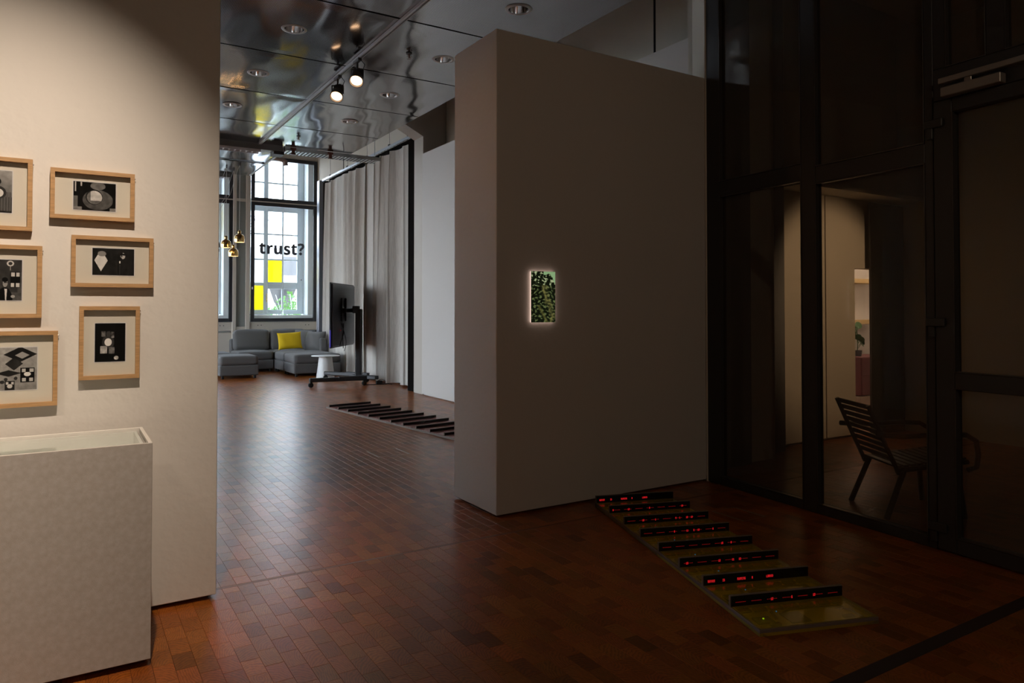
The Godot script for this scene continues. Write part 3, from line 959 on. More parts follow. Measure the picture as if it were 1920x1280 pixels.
func build_glazing() -> void:
	var w := shell("wall_glass", "dark steel framed glazing along the right side")
	w.position = GZ0
	w.rotation.y = -PI / 2 - deg_to_rad(4.0)
	var fr := func(x0: float, x1: float, y0: float, y1: float, called: String, d := 0.07) -> void:
		put(bb(Vector3(x0, y0, -d), Vector3(x1, y1, 0.0), 0.004), called, M.steel_black, w)
	fr.call(-0.10, 0.07, 0.0, 4.7, "jamb")
	fr.call(0.88, 1.00, 0.0, 4.7, "mullion")
	fr.call(1.79, 1.845, 0.0, 4.7, "mullion")
	fr.call(0.07, 0.88, 0.0, 0.065, "bottom_rail")
	fr.call(1.00, 1.79, 0.0, 0.065, "bottom_rail")
	fr.call(0.07, 0.88, 2.345, 2.465, "transom")
	fr.call(1.00, 1.79, 2.305, 2.425, "transom")
	fr.call(1.845, 4.6, 2.66, 2.85, "transom")
	fr.call(1.845, 1.92, 2.85, 4.7, "mullion")
	fr.call(2.15, 2.25, 2.85, 4.7, "mullion")
	fr.call(-0.10, 7.0, 4.7, 5.95, "head_panel")
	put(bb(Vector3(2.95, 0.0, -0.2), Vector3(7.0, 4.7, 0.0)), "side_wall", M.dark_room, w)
	# slim sealing beads that catch the light
	var bead := func(x0: float, x1: float, y0: float, y1: float) -> void:
		for x in [x0, x1 - 0.006]:
			put(bb(Vector3(x, y0, -0.03), Vector3(x + 0.006, y1, 0.003)), "glazing_bead", M.steel_seal, w)
		for y in [y0, y1 - 0.006]:
			put(bb(Vector3(x0 + 0.006, y, -0.03), Vector3(x1 - 0.006, y + 0.006, 0.003)), "glazing_bead", M.steel_seal, w)
	for q in [[0.07, 0.88, 0.065, 2.345], [0.07, 0.88, 2.465, 4.7], [1.00, 1.79, 0.065, 2.305], [1.00, 1.79, 2.425, 4.7], [1.92, 2.15, 2.85, 4.7], [2.25, 2.95, 2.85, 4.7]]:
		put(bb(Vector3(q[0], q[2], -0.04), Vector3(q[1], q[3], -0.032)), "pane", M.glass_dark, w)
		bead.call(q[0], q[1], q[2], q[3])
	# the door
	var d := shell("door_1", "dark steel glazed door with closer")
	d.position = GZ0
	d.rotation.y = w.rotation.y
	var df := func(x0: float, x1: float, y0: float, y1: float, called: String) -> void:
		put(bb(Vector3(x0, y0, -0.06), Vector3(x1, y1, 0.012), 0.004), called, M.steel_black, d)
	df.call(1.852, 1.962, 0.012, 2.655, "stile")
	df.call(2.84, 2.95, 0.012, 2.655, "stile")
	df.call(1.962, 2.84, 0.012, 0.095, "bottom_rail")
	df.call(1.962, 2.84, 0.955, 1.055, "middle_rail")
	df.call(1.962, 2.84, 2.575, 2.655, "top_rail")
	for q in [[0.095, 0.955], [1.055, 2.575]]:
		put(bb(Vector3(1.962, q[0], -0.04), Vector3(2.84, q[1], -0.032)), "pane", M.glass_dark, d)
		put(bb(Vector3(1.962, q[0], -0.03), Vector3(1.967, q[1], 0.016)), "glazing_bead", M.steel_seal, d)
		put(bb(Vector3(1.967, q[0], -0.03), Vector3(2.84, q[0] + 0.005, 0.016)), "glazing_bead", M.steel_seal, d)
	for y in [2.50, 1.32, 0.115]:
		var h := ST()
		box(h, Vector3(1.86, y + 0.025, 0.022), Vector3(0.11, 0.05, 0.022), 0.004)
		box(h, Vector3(1.835, y - 0.03, 0.016), Vector3(0.035, 0.07, 0.02), 0.004)
		put(h, "hinge", M.steel_black, d)
	var cl := put(bb(Vector3(1.93, 2.66, 0.012), Vector3(2.26, 2.715, 0.07), 0.004), "door_closer", M.closer, d)
	cl.set_meta("label", "grey box of the door closer")
	put(bb(Vector3(1.905, 2.745, 0.0), Vector3(2.9, 2.778, 0.05), 0.003), "closer_rail", M.closer, d)
	put(bb(Vector3(2.05, 2.71, 0.03), Vector3(2.09, 2.75, 0.04), 0.002), "closer_pin", M.screw, d)

# ---------------------------------------------------------------- window facade
const FZ := -18.5
const WIN_W := 1.633

func window_unit(x0: float, yellow: Array) -> void:
	var w := shell("window_%d" % [names.get("win", 0) + 1], "tall window with dark inner frame and white mullioned outer sashes")
	names["win"] = names.get("win", 0) + 1
	var x1 := x0 + WIN_W
	var f := 0.086
	# dark inner frames with one pane each
	for q in [[1.119, 4.09], [4.12, 5.25]]:
		put(bb(Vector3(x0, q[0], FZ), Vector3(x0 + f, q[1], FZ + 0.06), 0.004), "frame_bar", M.window_dark, w)
		put(bb(Vector3(x1 - f, q[0], FZ), Vector3(x1, q[1], FZ + 0.06), 0.004), "frame_bar", M.window_dark, w)
		put(bb(Vector3(x0 + f, q[0], FZ), Vector3(x1 - f, q[0] + f, FZ + 0.06), 0.004), "frame_bar", M.window_dark, w)
		put(bb(Vector3(x0 + f, q[1] - f, FZ), Vector3(x1 - f, q[1], FZ + 0.06), 0.004), "frame_bar", M.window_dark, w)
		put(bb(Vector3(x0 + f, q[0] + f, FZ + 0.025), Vector3(x1 - f, q[1] - f, FZ + 0.031)), "inner_pane", M.glass, w)
	put(bb(Vector3(x0, 4.09, FZ - 0.05), Vector3(x1, 4.12, FZ + 0.05)), "transom_strip", M.frame_paint, w)
	put(bx(Vector3(x0 + 0.035, 1.95, FZ + 0.066), Vector3(0.03, 0.06, 0.014), 0.003), "latch", M.louvre, w)
	# outer white sashes
	var z := FZ - 0.55
	var wt := func(a: float, b: float, y0: float, y1: float, called := "glazing_bar", d := 0.045) -> void:
		put(bb(Vector3(x0 + a, y0, z - d), Vector3(x0 + b, y1, z), 0.006), called, M.window_white, w)
	var cols := [[0.115, 0.438], [0.551, 0.902], [0.944, 1.296]]
	wt.call(0.02, 0.115, 1.30, 5.42, "stile", 0.07)
	wt.call(0.438, 0.551, 1.30, 5.42, "stile", 0.07)
	wt.call(1.296, 1.46, 1.30, 5.42, "stile", 0.07)
	wt.call(0.902, 0.944, 1.42, 5.28)
	for c in [[0.115, 0.438], [0.551, 0.902], [0.944, 1.296]]:
		wt.call(c[0], c[1], 1.30, 1.415, "rail", 0.06)
		wt.call(c[0], c[1], 2.035, 2.115 if c[0] < 0.5 else 2.13, "rail", 0.06)
		wt.call(c[0], c[1], 3.955, 4.26, "rail", 0.07)
		wt.call(c[0], c[1], 5.28, 5.42, "rail", 0.07)
		if c[0] > 0.5: wt.call(c[0], c[1], 1.955, 2.035, "rail", 0.055)
		for y in [2.69, 3.345, 4.675]: wt.call(c[0], c[1], y, y + 0.04)
	var rows := [[1.415, 2.035], [2.115, 2.69], [2.73, 3.345], [3.385, 3.955], [4.26, 4.675], [4.715, 5.28]]
	for r in rows.size():
		for c in 3:
			var is_y: bool = [r, c] in yellow
			put(bb(Vector3(x0 + cols[c][0] - 0.004, rows[r][0] - 0.004, z - 0.027), Vector3(x0 + cols[c][1] + 0.004, rows[r][1] + 0.004, z - 0.022)), "pane", M.yellow_film if is_y else M.glass, w)
	put(bx(Vector3(x0 + 0.52, 1.72, z + 0.015), Vector3(0.016, 0.22, 0.02), 0.004), "handle", M.brass, w)
	put(bx(Vector3(x0 + 1.4, 2.2, z + 0.015), Vector3(0.02, 0.03, 0.03), 0.004), "handle", M.fixture_dark, w)
	# sill and reveals
	put(bb(Vector3(x0 - 0.05, 1.18, FZ - 0.60), Vector3(x1 + 0.05, 1.28, FZ - 0.14), 0.01), "sill", M.reveal, w)

func build_facade() -> void:
	var xs := [3.861, 1.798, -0.265, -2.328]
	var ye := [[[1, 1], [0, 0]], [[3, 2], [0, 0], [2, 1]], [[1, 1], [4, 2], [0, 2]], [[3, 1]]]
	for k in 4: window_unit(xs[k], ye[k])
	var w := shell("wall_front", "window wall with cream piers and panelling")
	# masonry between the openings, built as piers, spandrels and lintels
	var edges := [-3.4]
	for k in [3, 2, 1, 0]:
		edges.append(xs[k] + 0.02); edges.append(xs[k] + WIN_W - 0.17)
	edges.append(5.62)
	for k in range(0, edges.size(), 2):
		put(bb(Vector3(edges[k], 0, FZ - 0.7), Vector3(edges[k + 1], 6.0, FZ - 0.15)), "masonry_pier", M.reveal, w)
	for k in 4:
		var a: float = xs[k] + 0.02
		var b: float = xs[k] + WIN_W - 0.17
		put(bb(Vector3(a, 0, FZ - 0.7), Vector3(b, 1.19, FZ - 0.15)), "spandrel", M.reveal, w)
		put(bb(Vector3(a, 5.42, FZ - 0.7), Vector3(b, 6.0, FZ - 0.15)), "lintel", M.reveal, w)
		# inner cladding below and above each window
		put(bb(Vector3(xs[k] - 0.02, 0.0, FZ - 0.15), Vector3(xs[k] + WIN_W + 0.02, 0.86, FZ - 0.02), 0.004), "panel", M.frame_paint, w)
		put(bb(Vector3(xs[k] - 0.02, 0.90, FZ - 0.15), Vector3(xs[k] + WIN_W + 0.02, 1.112, FZ + 0.03), 0.006), "sill_board", M.frame_paint, w)
		for bx_ in [0.18, 0.26, 1.36, 1.44]:
			put(tb([Vector3(xs[k] + bx_, 1.03, FZ + 0.028), Vector3(xs[k] + bx_, 1.03, FZ + 0.036)], 0.012, 8), "bolt", M.fixture_dark, w)
		put(bb(Vector3(xs[k] - 0.02, 5.255, FZ - 0.15), Vector3(xs[k] + WIN_W + 0.02, 5.95, FZ + 0.0)), "panel", M.frame_paint, w)
		# pier with grey infill to the left of the window
		var p0: float = xs[k] - 0.43
		put(bb(Vector3(p0, 0, FZ - 0.15), Vector3(p0 + 0.085, 5.95, FZ + 0.07), 0.006), "post", M.frame_paint, w)
		put(bb(Vector3(xs[k] - 0.12, 0, FZ - 0.15), Vector3(xs[k] - 0.022, 5.95, FZ + 0.07), 0.006), "post", M.frame_paint, w)
		put(bb(Vector3(p0 + 0.085, 0, FZ - 0.15), Vector3(xs[k] - 0.12, 5.95, FZ - 0.01)), "infill_panel", M.pier_grey, w)
		for y in [0.93, 4.08]:
			put(bb(Vector3(p0 + 0.085, y, FZ - 0.012), Vector3(xs[k] - 0.12, y + 0.07, FZ + 0.05), 0.004), "cross_rail", M.frame_paint, w)
	put(bb(Vector3(5.50, 0, FZ - 0.15), Vector3(5.62, 5.95, FZ + 0.02)), "panel", M.frame_paint, w)
	put(bb(Vector3(-3.4, 0, FZ - 0.15), Vector3(-2.75, 5.95, FZ + 0.02)), "panel", M.frame_paint, w)
	# lettering on the inner panes
	lettering("trust?", Vector3(4.055, 2.80, FZ + 0.036), 1.125, "grey lettering reading trust? on the window pane", "window_lettering")
	lettering("e", Vector3(2.90, 2.80, FZ + 0.036), 0.245, "grey lettering ending in e on the window behind the pendant lamps", "window_lettering")

func lettering(txt: String, at: Vector3, width: float, label: String, called: String) -> void:
	var t := TextMesh.new()
	var f := SystemFont.new()
	f.font_names = PackedStringArray(["Droid Sans"])
	f.font_weight = 700
	var fv := FontVariation.new()
	fv.base_font = f
	fv.variation_embolden = 0.4
	t.font = fv
	t.text = txt
	t.font_size = 64
	t.pixel_size = 0.01
	t.depth = 0.2
	t.horizontal_alignment = HORIZONTAL_ALIGNMENT_LEFT
	t.vertical_alignment = VERTICAL_ALIGNMENT_BOTTOM
	var ab := t.get_aabb()
	var k := width / ab.size.x
	var o := MeshInstance3D.new()
	o.mesh = t
	o.material_override = M.print_grey
	o.name = numbered(called)
	add_child(o)
	o.scale = Vector3(k, k, 0.01)
	# bottom of the glyph box sits on the base line (no descenders)
	o.position = at - Vector3(ab.position.x * k, ab.position.y * k, 0)
	tag(o, label, "lettering")

func build_outdoors() -> void:
	struct(bb(Vector3(-60, -0.5, -90), Vector3(60, -0.3, -19.3)), "ground", M.paving)
	var o := thing("office_building", "pale modern building with leaning columns outside the windows", "building", Vector3(6, -0.3, -44))
	put(bb(Vector3(-26, 3.2, -8), Vector3(14, 5.4, 0)), "wall", M.far_wall, o)
	put(bb(Vector3(-26, 0, -8), Vector3(14, 3.2, -2.5)), "ground_floor", M.far_glass, o)
	for k in 9:
		put(bb(Vector3(-25 + k * 4.3, 3.8, -0.05), Vector3(-22.4 + k * 4.3, 4.9, 0.06)), "window", M.far_glass, o)
	for k in 9:
		for sg in [-1.0, 1.0]:
			put(tb([Vector3(-20 + k * 3.6, 0, -0.6), Vector3(-20 + k * 3.6 + sg * 1.1, 3.2, -0.6)], 0.22, 10), "column", M.far_column, o)
	# shrub just outside the window
	o = thing("shrub", "green leafy shrub outside the window with the lettering", "shrub", Vector3(5.75, -0.15, -21.2))
	rng.seed = 77
	var stems := ST()
	for k in 12:
		var a := TAU * k / 12.0
		tube(stems, [Vector3(0, 0, 0), Vector3(cos(a) * 0.3, 1.0, sin(a) * 0.3), Vector3(cos(a) * 0.65, 1.75 + 0.3 * sin(k * 2.1), sin(a) * 0.5)], 0.012, 5)
	put(stems, "stems", M.bark, o)
	var lv := ST()
	for k in 900:
		var d := Vector3(rng.randfn(), rng.randfn(), rng.randfn()).normalized() * pow(rng.randf(), 0.4)
		var c := Vector3(0, 1.25, 0) + d * Vector3(0.85, 0.85, 0.7)
		var bs := Basis.from_euler(Vector3(rng.randf() * TAU, rng.randf() * TAU, rng.randf() * TAU))
		var L := rng.randf_range(0.08, 0.15)
		var n := bs * Vector3.UP
		tri(lv, c, c + bs * Vector3(L * 0.5, 0, L * 0.32), c + bs * Vector3(L, 0.01, 0), n, n, n)
		tri(lv, c, c + bs * Vector3(L, 0.01, 0), c + bs * Vector3(L * 0.5, 0, -L * 0.32), n, n, n)
	put(lv, "foliage", M.shrub_leaf, o).set_meta("kind", "stuff")
	# bare tree
	o = thing("bare_tree", "bare tree with thin branches outside the windows", "tree", Vector3(3.6, -0.3, -29))
	rng.seed = 15
	var wood := ST()
	branch(wood, Vector3.ZERO, Vector3(0.03, 1, 0).normalized(), 3.2, 0.09, 0)
	put(wood, "branches", M.bark, o)

func branch(s: SurfaceTool, at: Vector3, d: Vector3, l: float, r: float, lev: int) -> void:
	var e := at + d * l
	var mid := at + d * l * 0.5 + Vector3(rng.randf_range(-1, 1), 0, rng.randf_range(-1, 1)) * l * 0.05
	tube(s, [at, mid, e], r, 5 if lev > 1 else 7, false)
	if lev >= 4: return
	for k in (4 if lev == 0 else 3):
		var a := rng.randf() * TAU
		var nd := (d + Vector3(cos(a), rng.randf_range(-0.25, 0.35), sin(a)) * 0.85).normalized()
		branch(s, at + d * l * rng.randf_range(0.6, 1.0), nd, l * rng.randf_range(0.55, 0.75), r * 0.55, lev + 1)

# ---------------------------------------------------------------- framed photographs and display case
func draw_photo(kind: int, w: int, h: int) -> ImageTexture:
	var im := Image.create(w, h, false, Image.FORMAT_RGB8)
	var n := FastNoiseLite.new()
	n.seed = 100 + kind
	n.frequency = 0.03
	n.fractal_octaves = 4
	for y in h:
		for x in w:
			var u := float(x) / w
			var v := float(y) / h
			var nz := n.get_noise_2d(x, y)
			var g := 0.5
			var el := func(cx: float, cy: float, rx: float, ry: float) -> bool: return pow((u - cx) / rx, 2) + pow((v - cy) / ry, 2) < 1.0
			var rc := func(a: float, b: float, c: float, d: float) -> bool: return u > a and u < c and v > b and v < d
			match kind:
				0: # tall sculpture in a room
					g = 0.62 - 0.35 * v + 0.08 * nz
					if v > 0.62: g = 0.16 + 0.1 * nz
					if rc.call(0.72, 0.5, 0.98, 0.95) and fposmod(u * 16.0, 1.0) < 0.7: g = 0.36
					if el.call(0.62, 0.26, 0.14, 0.1): g = 0.12
					if el.call(0.70, 0.52, 0.17, 0.15): g = 0.2
					if el.call(0.70, 0.53, 0.11, 0.1): g = 0.85
					if rc.call(0.55, 0.0, 0.63, 0.12): g = 0.1
				1: # oval object with a round mirror
					g = 0.05 + 0.05 * nz + (0.35 if u < 0.1 and v > 0.5 else 0.0)
					if rc.call(0.03, 0.0, 0.06, 0.35) or rc.call(0.16, 0.0, 0.2, 0.15): g = 0.75
					if el.call(0.57, 0.12, 0.18, 0.14): g = 0.42 + 0.1 * nz
					if el.call(0.57, 0.62, 0.36, 0.36): g = 0.34 + 0.12 * nz + 0.1 * (0.6 - v)
					if el.call(0.48, 0.52, 0.20, 0.27): g = 0.12
					if el.call(0.49, 0.53, 0.18, 0.24): g = 0.78 + 0.15 * nz - (0.35 if u < 0.40 or v > 0.64 else 0.0)
					if v > 0.88: g = max(g, 0.5 + 0.1 * nz) if u < 0.2 or u > 0.85 else g
				2: # person in a dark jacket beside small pictures
					g = 0.22 + 0.07 * nz
					if v > 0.8: g = 0.3 + 0.1 * nz
					if u > 0.9 and v > 0.3: g = 0.3 + 0.1 * nz
					if el.call(0.74, 0.09, 0.08, 0.07) and not el.call(0.74, 0.09, 0.045, 0.04): g = 0.8
					if rc.call(0.735, 0.16, 0.75, 0.26): g = 0.75
					if rc.call(0.74, 0.29, 0.96, 0.68): g = 0.05
					for q in [[0.76, 0.31], [0.87, 0.31], [0.75, 0.57], [0.865, 0.57]]:
						if rc.call(q[0], q[1], q[0] + 0.08, q[1] + 0.1): g = 0.80 + 0.1 * nz
					if el.call(0.63, 0.57, 0.055, 0.10): g = 0.62 + 0.08 * nz
					if el.call(0.625, 0.49, 0.065, 0.06): g = 0.04
					if rc.call(0.60, 0.55, 0.68, 0.57): g = 0.12
					if el.call(0.62, 0.98, 0.17, 0.30): g = 0.04
					if abs(u - 0.645) < 0.03 * (1.2 - v) * 2.0 and v > 0.70: g = 0.88
					if rc.call(0.62, 0.69, 0.67, 0.715): g = 0.03
					if el.call(0.80, 0.90, 0.05, 0.035): g = 0.65
				3: # pale draped form in a dark interior
					g = 0.12 + 0.06 * nz + (0.05 if fposmod(u * 7.0, 1.0) < 0.06 else 0.0)
					var hw: float = 0.15 * clamp(1.0 - abs(v - 0.45) / 0.38, 0.0, 1.0)
					if abs(u - 0.2) < hw + 0.01 and v > 0.2 and v < 0.85: g = 0.86 + 0.08 * nz
					if el.call(0.22, 0.2, 0.1, 0.1): g = 0.55
					if el.call(0.72, 0.26, 0.06, 0.12) and nz > -0.1: g = 0.75
					if el.call(0.65, 0.5, 0.018, 0.05): g = 0.95
					if rc.call(0.645, 0.6, 0.655, 1.0) and fposmod(v * 18.0, 1.0) < 0.5: g = 0.7
				4: # lamps glowing in the dark
					g = 0.035 + 0.03 * nz
					if el.call(0.43, 0.49, 0.12, 0.1): g = 0.95
					elif el.call(0.43, 0.49, 0.2, 0.17): g = 0.22
					if rc.call(0.2, 0.2, 0.34, 0.34): g = 0.35 + 0.3 * nz
					if el.call(0.44, 0.27, 0.08, 0.07): g = 0.25
					if rc.call(0.53, 0.22, 0.63, 0.38): g = 0.4 + 0.4 * nz
					if rc.call(0.17, 0.59, 0.40, 0.78): g = 0.7 + 0.2 * nz
					if rc.call(0.45, 0.62, 0.64, 0.79): g = 0.42 + 0.2 * nz
					if el.call(0.7, 0.9, 0.08, 0.05): g = 0.8 + 0.3 * nz
				5: # kite-like shapes over boxes
					g = 0.66 + 0.1 * nz - 0.12 * v
					var k1: bool = abs(u - 0.62) * 0.9 + abs(v - 0.16) * 1.9 < 0.34
					if k1: g = 0.1 + 0.05 * nz
					if abs(u - 0.66) * 0.9 + abs(v - 0.18) * 1.8 < 0.15: g = 0.62
					if abs(u - 0.48) * 1.0 + abs(v - 0.38) * 1.3 < 0.2: g = 0.16 + 0.08 * nz
					if abs(u - 0.36) * 0.7 + abs(v - 0.6) * 2.6 < 0.2: g = 0.14
					if rc.call(0.62, 0.48, 0.94, 0.82): g = 0.07
					for q in [[0.65, 0.5], [0.83, 0.5], [0.66, 0.72], [0.82, 0.72]]:
						if rc.call(q[0], q[1], q[0] + 0.09, q[1] + 0.08): g = 0.75
					if el.call(0.78, 0.63, 0.08, 0.05): g = 0.9
					if rc.call(0.28, 0.78, 0.5, 0.99): g = 0.15
					if el.call(0.39, 0.9, 0.06, 0.05) or rc.call(0.3, 0.8, 0.36, 0.86) or rc.call(0.42, 0.8, 0.48, 0.86): g = 0.8
					if el.call(0.22, 0.8, 0.05, 0.04) or el.call(0.3, 0.74, 0.04, 0.04) or el.call(0.52, 0.72, 0.04, 0.04): g = 0.2
			g = clamp(g + 0.04 * n.get_noise_2d(x * 9.0, y * 9.0), 0.0, 1.0)
			im.set_pixel(x, y, Color(g, g * 0.99, g * 0.97))
	return ImageTexture.create_from_image(im)

# frame by its outer rectangle on the wall, picture rectangle as fractions of the whole
func framed(kind: int, x0: float, x1: float, y0: float, y1: float, pic: Array, label: String) -> void:
	var wz := -3.79
	var c := Vector3((x0 + x1) * 0.5, (y0 + y1) * 0.5, wz)
	var o := thing("picture_frame", label, "picture frame", c, 0, "framed photographs on the white wall")
	var hx := (x1 - x0) * 0.5
	var hy := (y1 - y0) * 0.5
	var t := 0.0175
	var d := 0.03
	# four mitred rails
	for q in [[Vector2(-hx, -hy), Vector2(hx, -hy)], [Vector2(hx, -hy), Vector2(hx, hy)], [Vector2(hx, hy), Vector2(-hx, hy)], [Vector2(-hx, hy), Vector2(-hx, -hy)]]:
		var a: Vector2 = q[0]
		var b: Vector2 = q[1]
		var s := ST()
		prism(s, PackedVector2Array([a, b, b - Vector2(sign(b.x), sign(b.y)) * t, a - Vector2(sign(a.x), sign(a.y)) * t]), d, Vector3(0, 0, d * 0.5 + 0.002))
		put(s, "rail", M.beech, o)
	put(bx(Vector3(0, 0, 0.008), Vector3(hx * 2 - 2 * t, hy * 2 - 2 * t, 0.004)), "mount", M.mount_card, o)
	var px := ST()
	var a := Vector2(lerp(-hx, hx, pic[0]), lerp(hy, -hy, pic[1]))
	var b := Vector2(lerp(-hx, hx, pic[2]), lerp(hy, -hy, pic[3]))
	# thin print with a pale border
	var brd := ST()
	box(brd, Vector3((a.x + b.x) * 0.5, (a.y + b.y) * 0.5, 0.0105), Vector3(b.x - a.x + 0.007, a.y - b.y + 0.007, 0.001))
	put(brd, "print_border", M.panel_white, o)
	quad(px, Vector3(a.x, b.y, 0.0113), Vector3(b.x, b.y, 0.0113), Vector3(b.x, a.y, 0.0113), Vector3(a.x, a.y, 0.0113), Vector3(0, 0, 1))
	var m := StandardMaterial3D.new()
	m.resource_name = "photo_print"
	m.metallic_specular = 0.15
	m.albedo_texture = draw_photo(kind, 160, int(160.0 * (a.y - b.y) / (b.x - a.x)))
	m.roughness = 0.9
	put(px, "photograph", m, o)
	put(bx(Vector3(0, 0, 0.0225), Vector3(hx * 2 - 2 * t, hy * 2 - 2 * t, 0.002)), "glass", M.glass, o)
	put(tb([Vector3(hx, hy - 0.02, 0.012), Vector3(hx + 0.004, hy - 0.02, 0.012)], 0.003, 8), "screw", M.screw, o)

func build_pictures() -> void:
	framed(0, -0.50, -0.131, 1.762, 2.075, [0.36, 0.18, 0.80, 0.76], "beech framed photograph of a sculpture in a room, top frame cut by the picture edge")
	framed(1, -0.066, 0.265, 1.826, 2.049, [0.265, 0.225, 0.77, 0.80], "wide beech frame with a photograph of a hollow oval sculpture with round mirror")
	framed(2, -0.46, -0.092, 1.384, 1.698, [0.36, 0.20, 0.80, 0.76], "beech framed photograph of a person in a dark jacket and bow tie")
	framed(3, 0.016, 0.346, 1.522, 1.754, [0.25, 0.23, 0.76, 0.76], "wide beech frame with a photograph of a pale pointed form in a dark room")
	framed(4, 0.05, 0.292, 1.103, 1.435, [0.255, 0.235, 0.76, 0.765], "small upright beech frame with a nearly black photograph of glowing lamps")
	framed(5, -0.33, -0.030, 0.998, 1.326, [0.21, 0.215, 0.745, 0.775], "beech framed photograph of dark kite shapes above small boxes")

func build_vitrine() -> void:
	var o := thing("display_case", "tall off-white display case with a glass top in front of the framed photographs", "display case", Vector3(0.3, 0, -3.22))
	# local: x leftwards negative, z back negative
	var L := -1.9
	var D := -0.455
	var H := 0.886
	var t := 0.014
	put(bb(Vector3(L, 0.028, D + t), Vector3(-t, 0.70, -t)), "body", M.vitrine, o)
	put(bb(Vector3(L, 0.028, -t), Vector3(0, H, 0), 0.0015), "front_panel", M.vitrine, o)
	put(bb(Vector3(L, 0.028, D), Vector3(0, H, D + t), 0.001), "back_panel", M.rim, o)
	put(bb(Vector3(-t, 0.028, D + t), Vector3(0, H, -t), 0.001), "side_panel", M.rim, o)
	put(bb(Vector3(L, 0.70, D + t), Vector3(-t, 0.703, -t)), "tray", M.vitrine_inside, o)
	# inner lining carrying the glass
	put(bb(Vector3(L, 0.703, D + t + 0.006), Vector3(-t - 0.012, 0.872, D + t + 0.018)), "lining", M.vitrine_inside, o)
	put(bb(Vector3(-t - 0.024, 0.703, D + t + 0.018), Vector3(-t - 0.012, 0.872, -t - 0.018)), "lining", M.vitrine_inside, o)
	put(bb(Vector3(L, 0.703, -t - 0.018), Vector3(-t - 0.012, 0.872, -t - 0.006)), "lining", M.vitrine_inside, o)
	put(bb(Vector3(L, 0.872, D + t + 0.004), Vector3(-t - 0.006, 0.878, -t - 0.004)), "glass_top", M.glass, o)
	put(bb(Vector3(L, 0.0, D + 0.08), Vector3(-0.07, 0.028, -0.07)), "recessed_base", M.vitrine, o)
	single(bb(Vector3(-1.05, 0.704, -3.50), Vector3(-0.62, 0.712, -3.32), 0.002), "booklet", M.mount_card, "pale booklet lying under the glass of the display case", "booklet")

# ---------------------------------------------------------------- light box on the partition
func build_light_box() -> void:
	var w := 128
	var h := 224
	var im := Image.create(w, h, false, Image.FORMAT_RGB8)
	var n := FastNoiseLite.new()
	n.seed = 61
	n.frequency = 0.045
	n.fractal_octaves = 5
	var n2 := FastNoiseLite.new()
	n2.seed = 6
	n2.frequency = 0.018
	n2.fractal_octaves = 3
	for y in h:
		for x in w:
			var u := float(x) / w
			var v := float(y) / h
			var a := n.get_noise_2d(x, y * 1.4)
			var b := n2.get_noise_2d(x, y)
			var c := Color(0.05, 0.07, 0.035)
			if a > 0.02: c = c.lerp(Color(0.36, 0.40, 0.24), clamp((a - 0.02) * 3.0, 0.0, 1.0))
			if v < 0.28 and a > 0.22: c = Color(0.62, 0.66, 0.50)
			# pale ground running down to the right
			var path := 0.68 + 0.16 * sin(v * 5.0 + 3.4) + 0.1 * b
			var band: float = clamp(1.0 - abs(u - path) / (0.12 + 0.12 * (1.0 - v)), 0.0, 1.0)
			if v > 0.26: c = c.lerp(Color(0.42, 0.40, 0.22), band * (0.75 + a))
			var path2 := 0.28 + (v - 0.66) * 1.1
			if v > 0.66: c = c.lerp(Color(0.34, 0.33, 0.16), clamp(1.0 - abs(u - path2) / 0.1, 0.0, 1.0) * 0.8)
			if u > 0.5 and v < 0.07 + 0.16 * clamp((u - 0.78) * 5.0, 0.0, 1.0) + 0.05 * b: c = Color(0.50, 0.62, 0.44)
			if v > 0.3 and v < 0.62 and u < 0.5 and b > 0.08 and a < 0.15: c = c.darkened(0.45)
			im.set_pixel(x, y, c)
	var m := mat("light_box_picture", lin(0.02, 0.02, 0.02), 0.3)
	m.emission_enabled = true
	m.emission_texture = ImageTexture.create_from_image(im)
	m.emission = Color.WHITE
	m.emission_operator = BaseMaterial3D.EMISSION_OP_MULTIPLY
	m.emission_energy_multiplier = 1.0
	glow("light_box_edge", Color(1.0, 0.86, 0.80), 1.1)
	var o := thing("light_box", "small backlit picture of a green rocky landscape glowing on the partition", "light box", Vector3(2.877, 1.51, -4.24))
	put(bx(Vector3(0, 0, 0.004), Vector3(0.17, 0.32, 0.008)), "bracket", M.fixture_dark, o)
	put(bx(Vector3(0, 0, 0.014), Vector3(0.204, 0.36, 0.012), 0.001), "glowing_edge", M.light_box_edge, o)
	put(bx(Vector3(0, 0, 0.0225), Vector3(0.206, 0.362, 0.005)), "cover", M.fixture_dark, o)
	var s := ST()
	quad(s, Vector3(-0.102, -0.18, 0.0256), Vector3(0.102, -0.18, 0.0256), Vector3(0.102, 0.18, 0.0256), Vector3(-0.102, 0.18, 0.0256), Vector3(0, 0, 1))
	put(s, "picture", m, o)

# ---------------------------------------------------------------- boards with illuminated text bars
const FONT := {
	"S": ["111", "100", "111", "001", "111"], "E": ["111", "100", "111", "100", "111"], "R": ["111", "101", "110", "101", "101"],
	"V": ["101", "101", "101", "101", "010"], "I": ["111", "010", "010", "010", "111"], "U": ["101", "101", "101", "101", "111"],
	"N": ["111", "101", "101", "101", "101"], "G": ["111", "100", "101", "101", "111"], "A": ["111", "101", "111", "101", "101"],
	"L": ["100", "100", "100", "100", "111"], "O": ["111", "101", "101", "101", "111"], "D": ["110", "101", "101", "101", "110"],
	"T": ["111", "010", "010", "010", "010"], "-": ["000", "000", "010", "000", "000"], " ": ["000", "000", "000", "000", "000"],
	"0": ["111", "101", "101", "101", "111"], "1": ["010", "110", "010", "010", "111"], "2": ["111", "001", "111", "100", "111"],
	"6": ["111", "100", "111", "101", "111"], "5": ["111", "100", "111", "001", "111"], "9": ["111", "101", "111", "001", "111"],
}

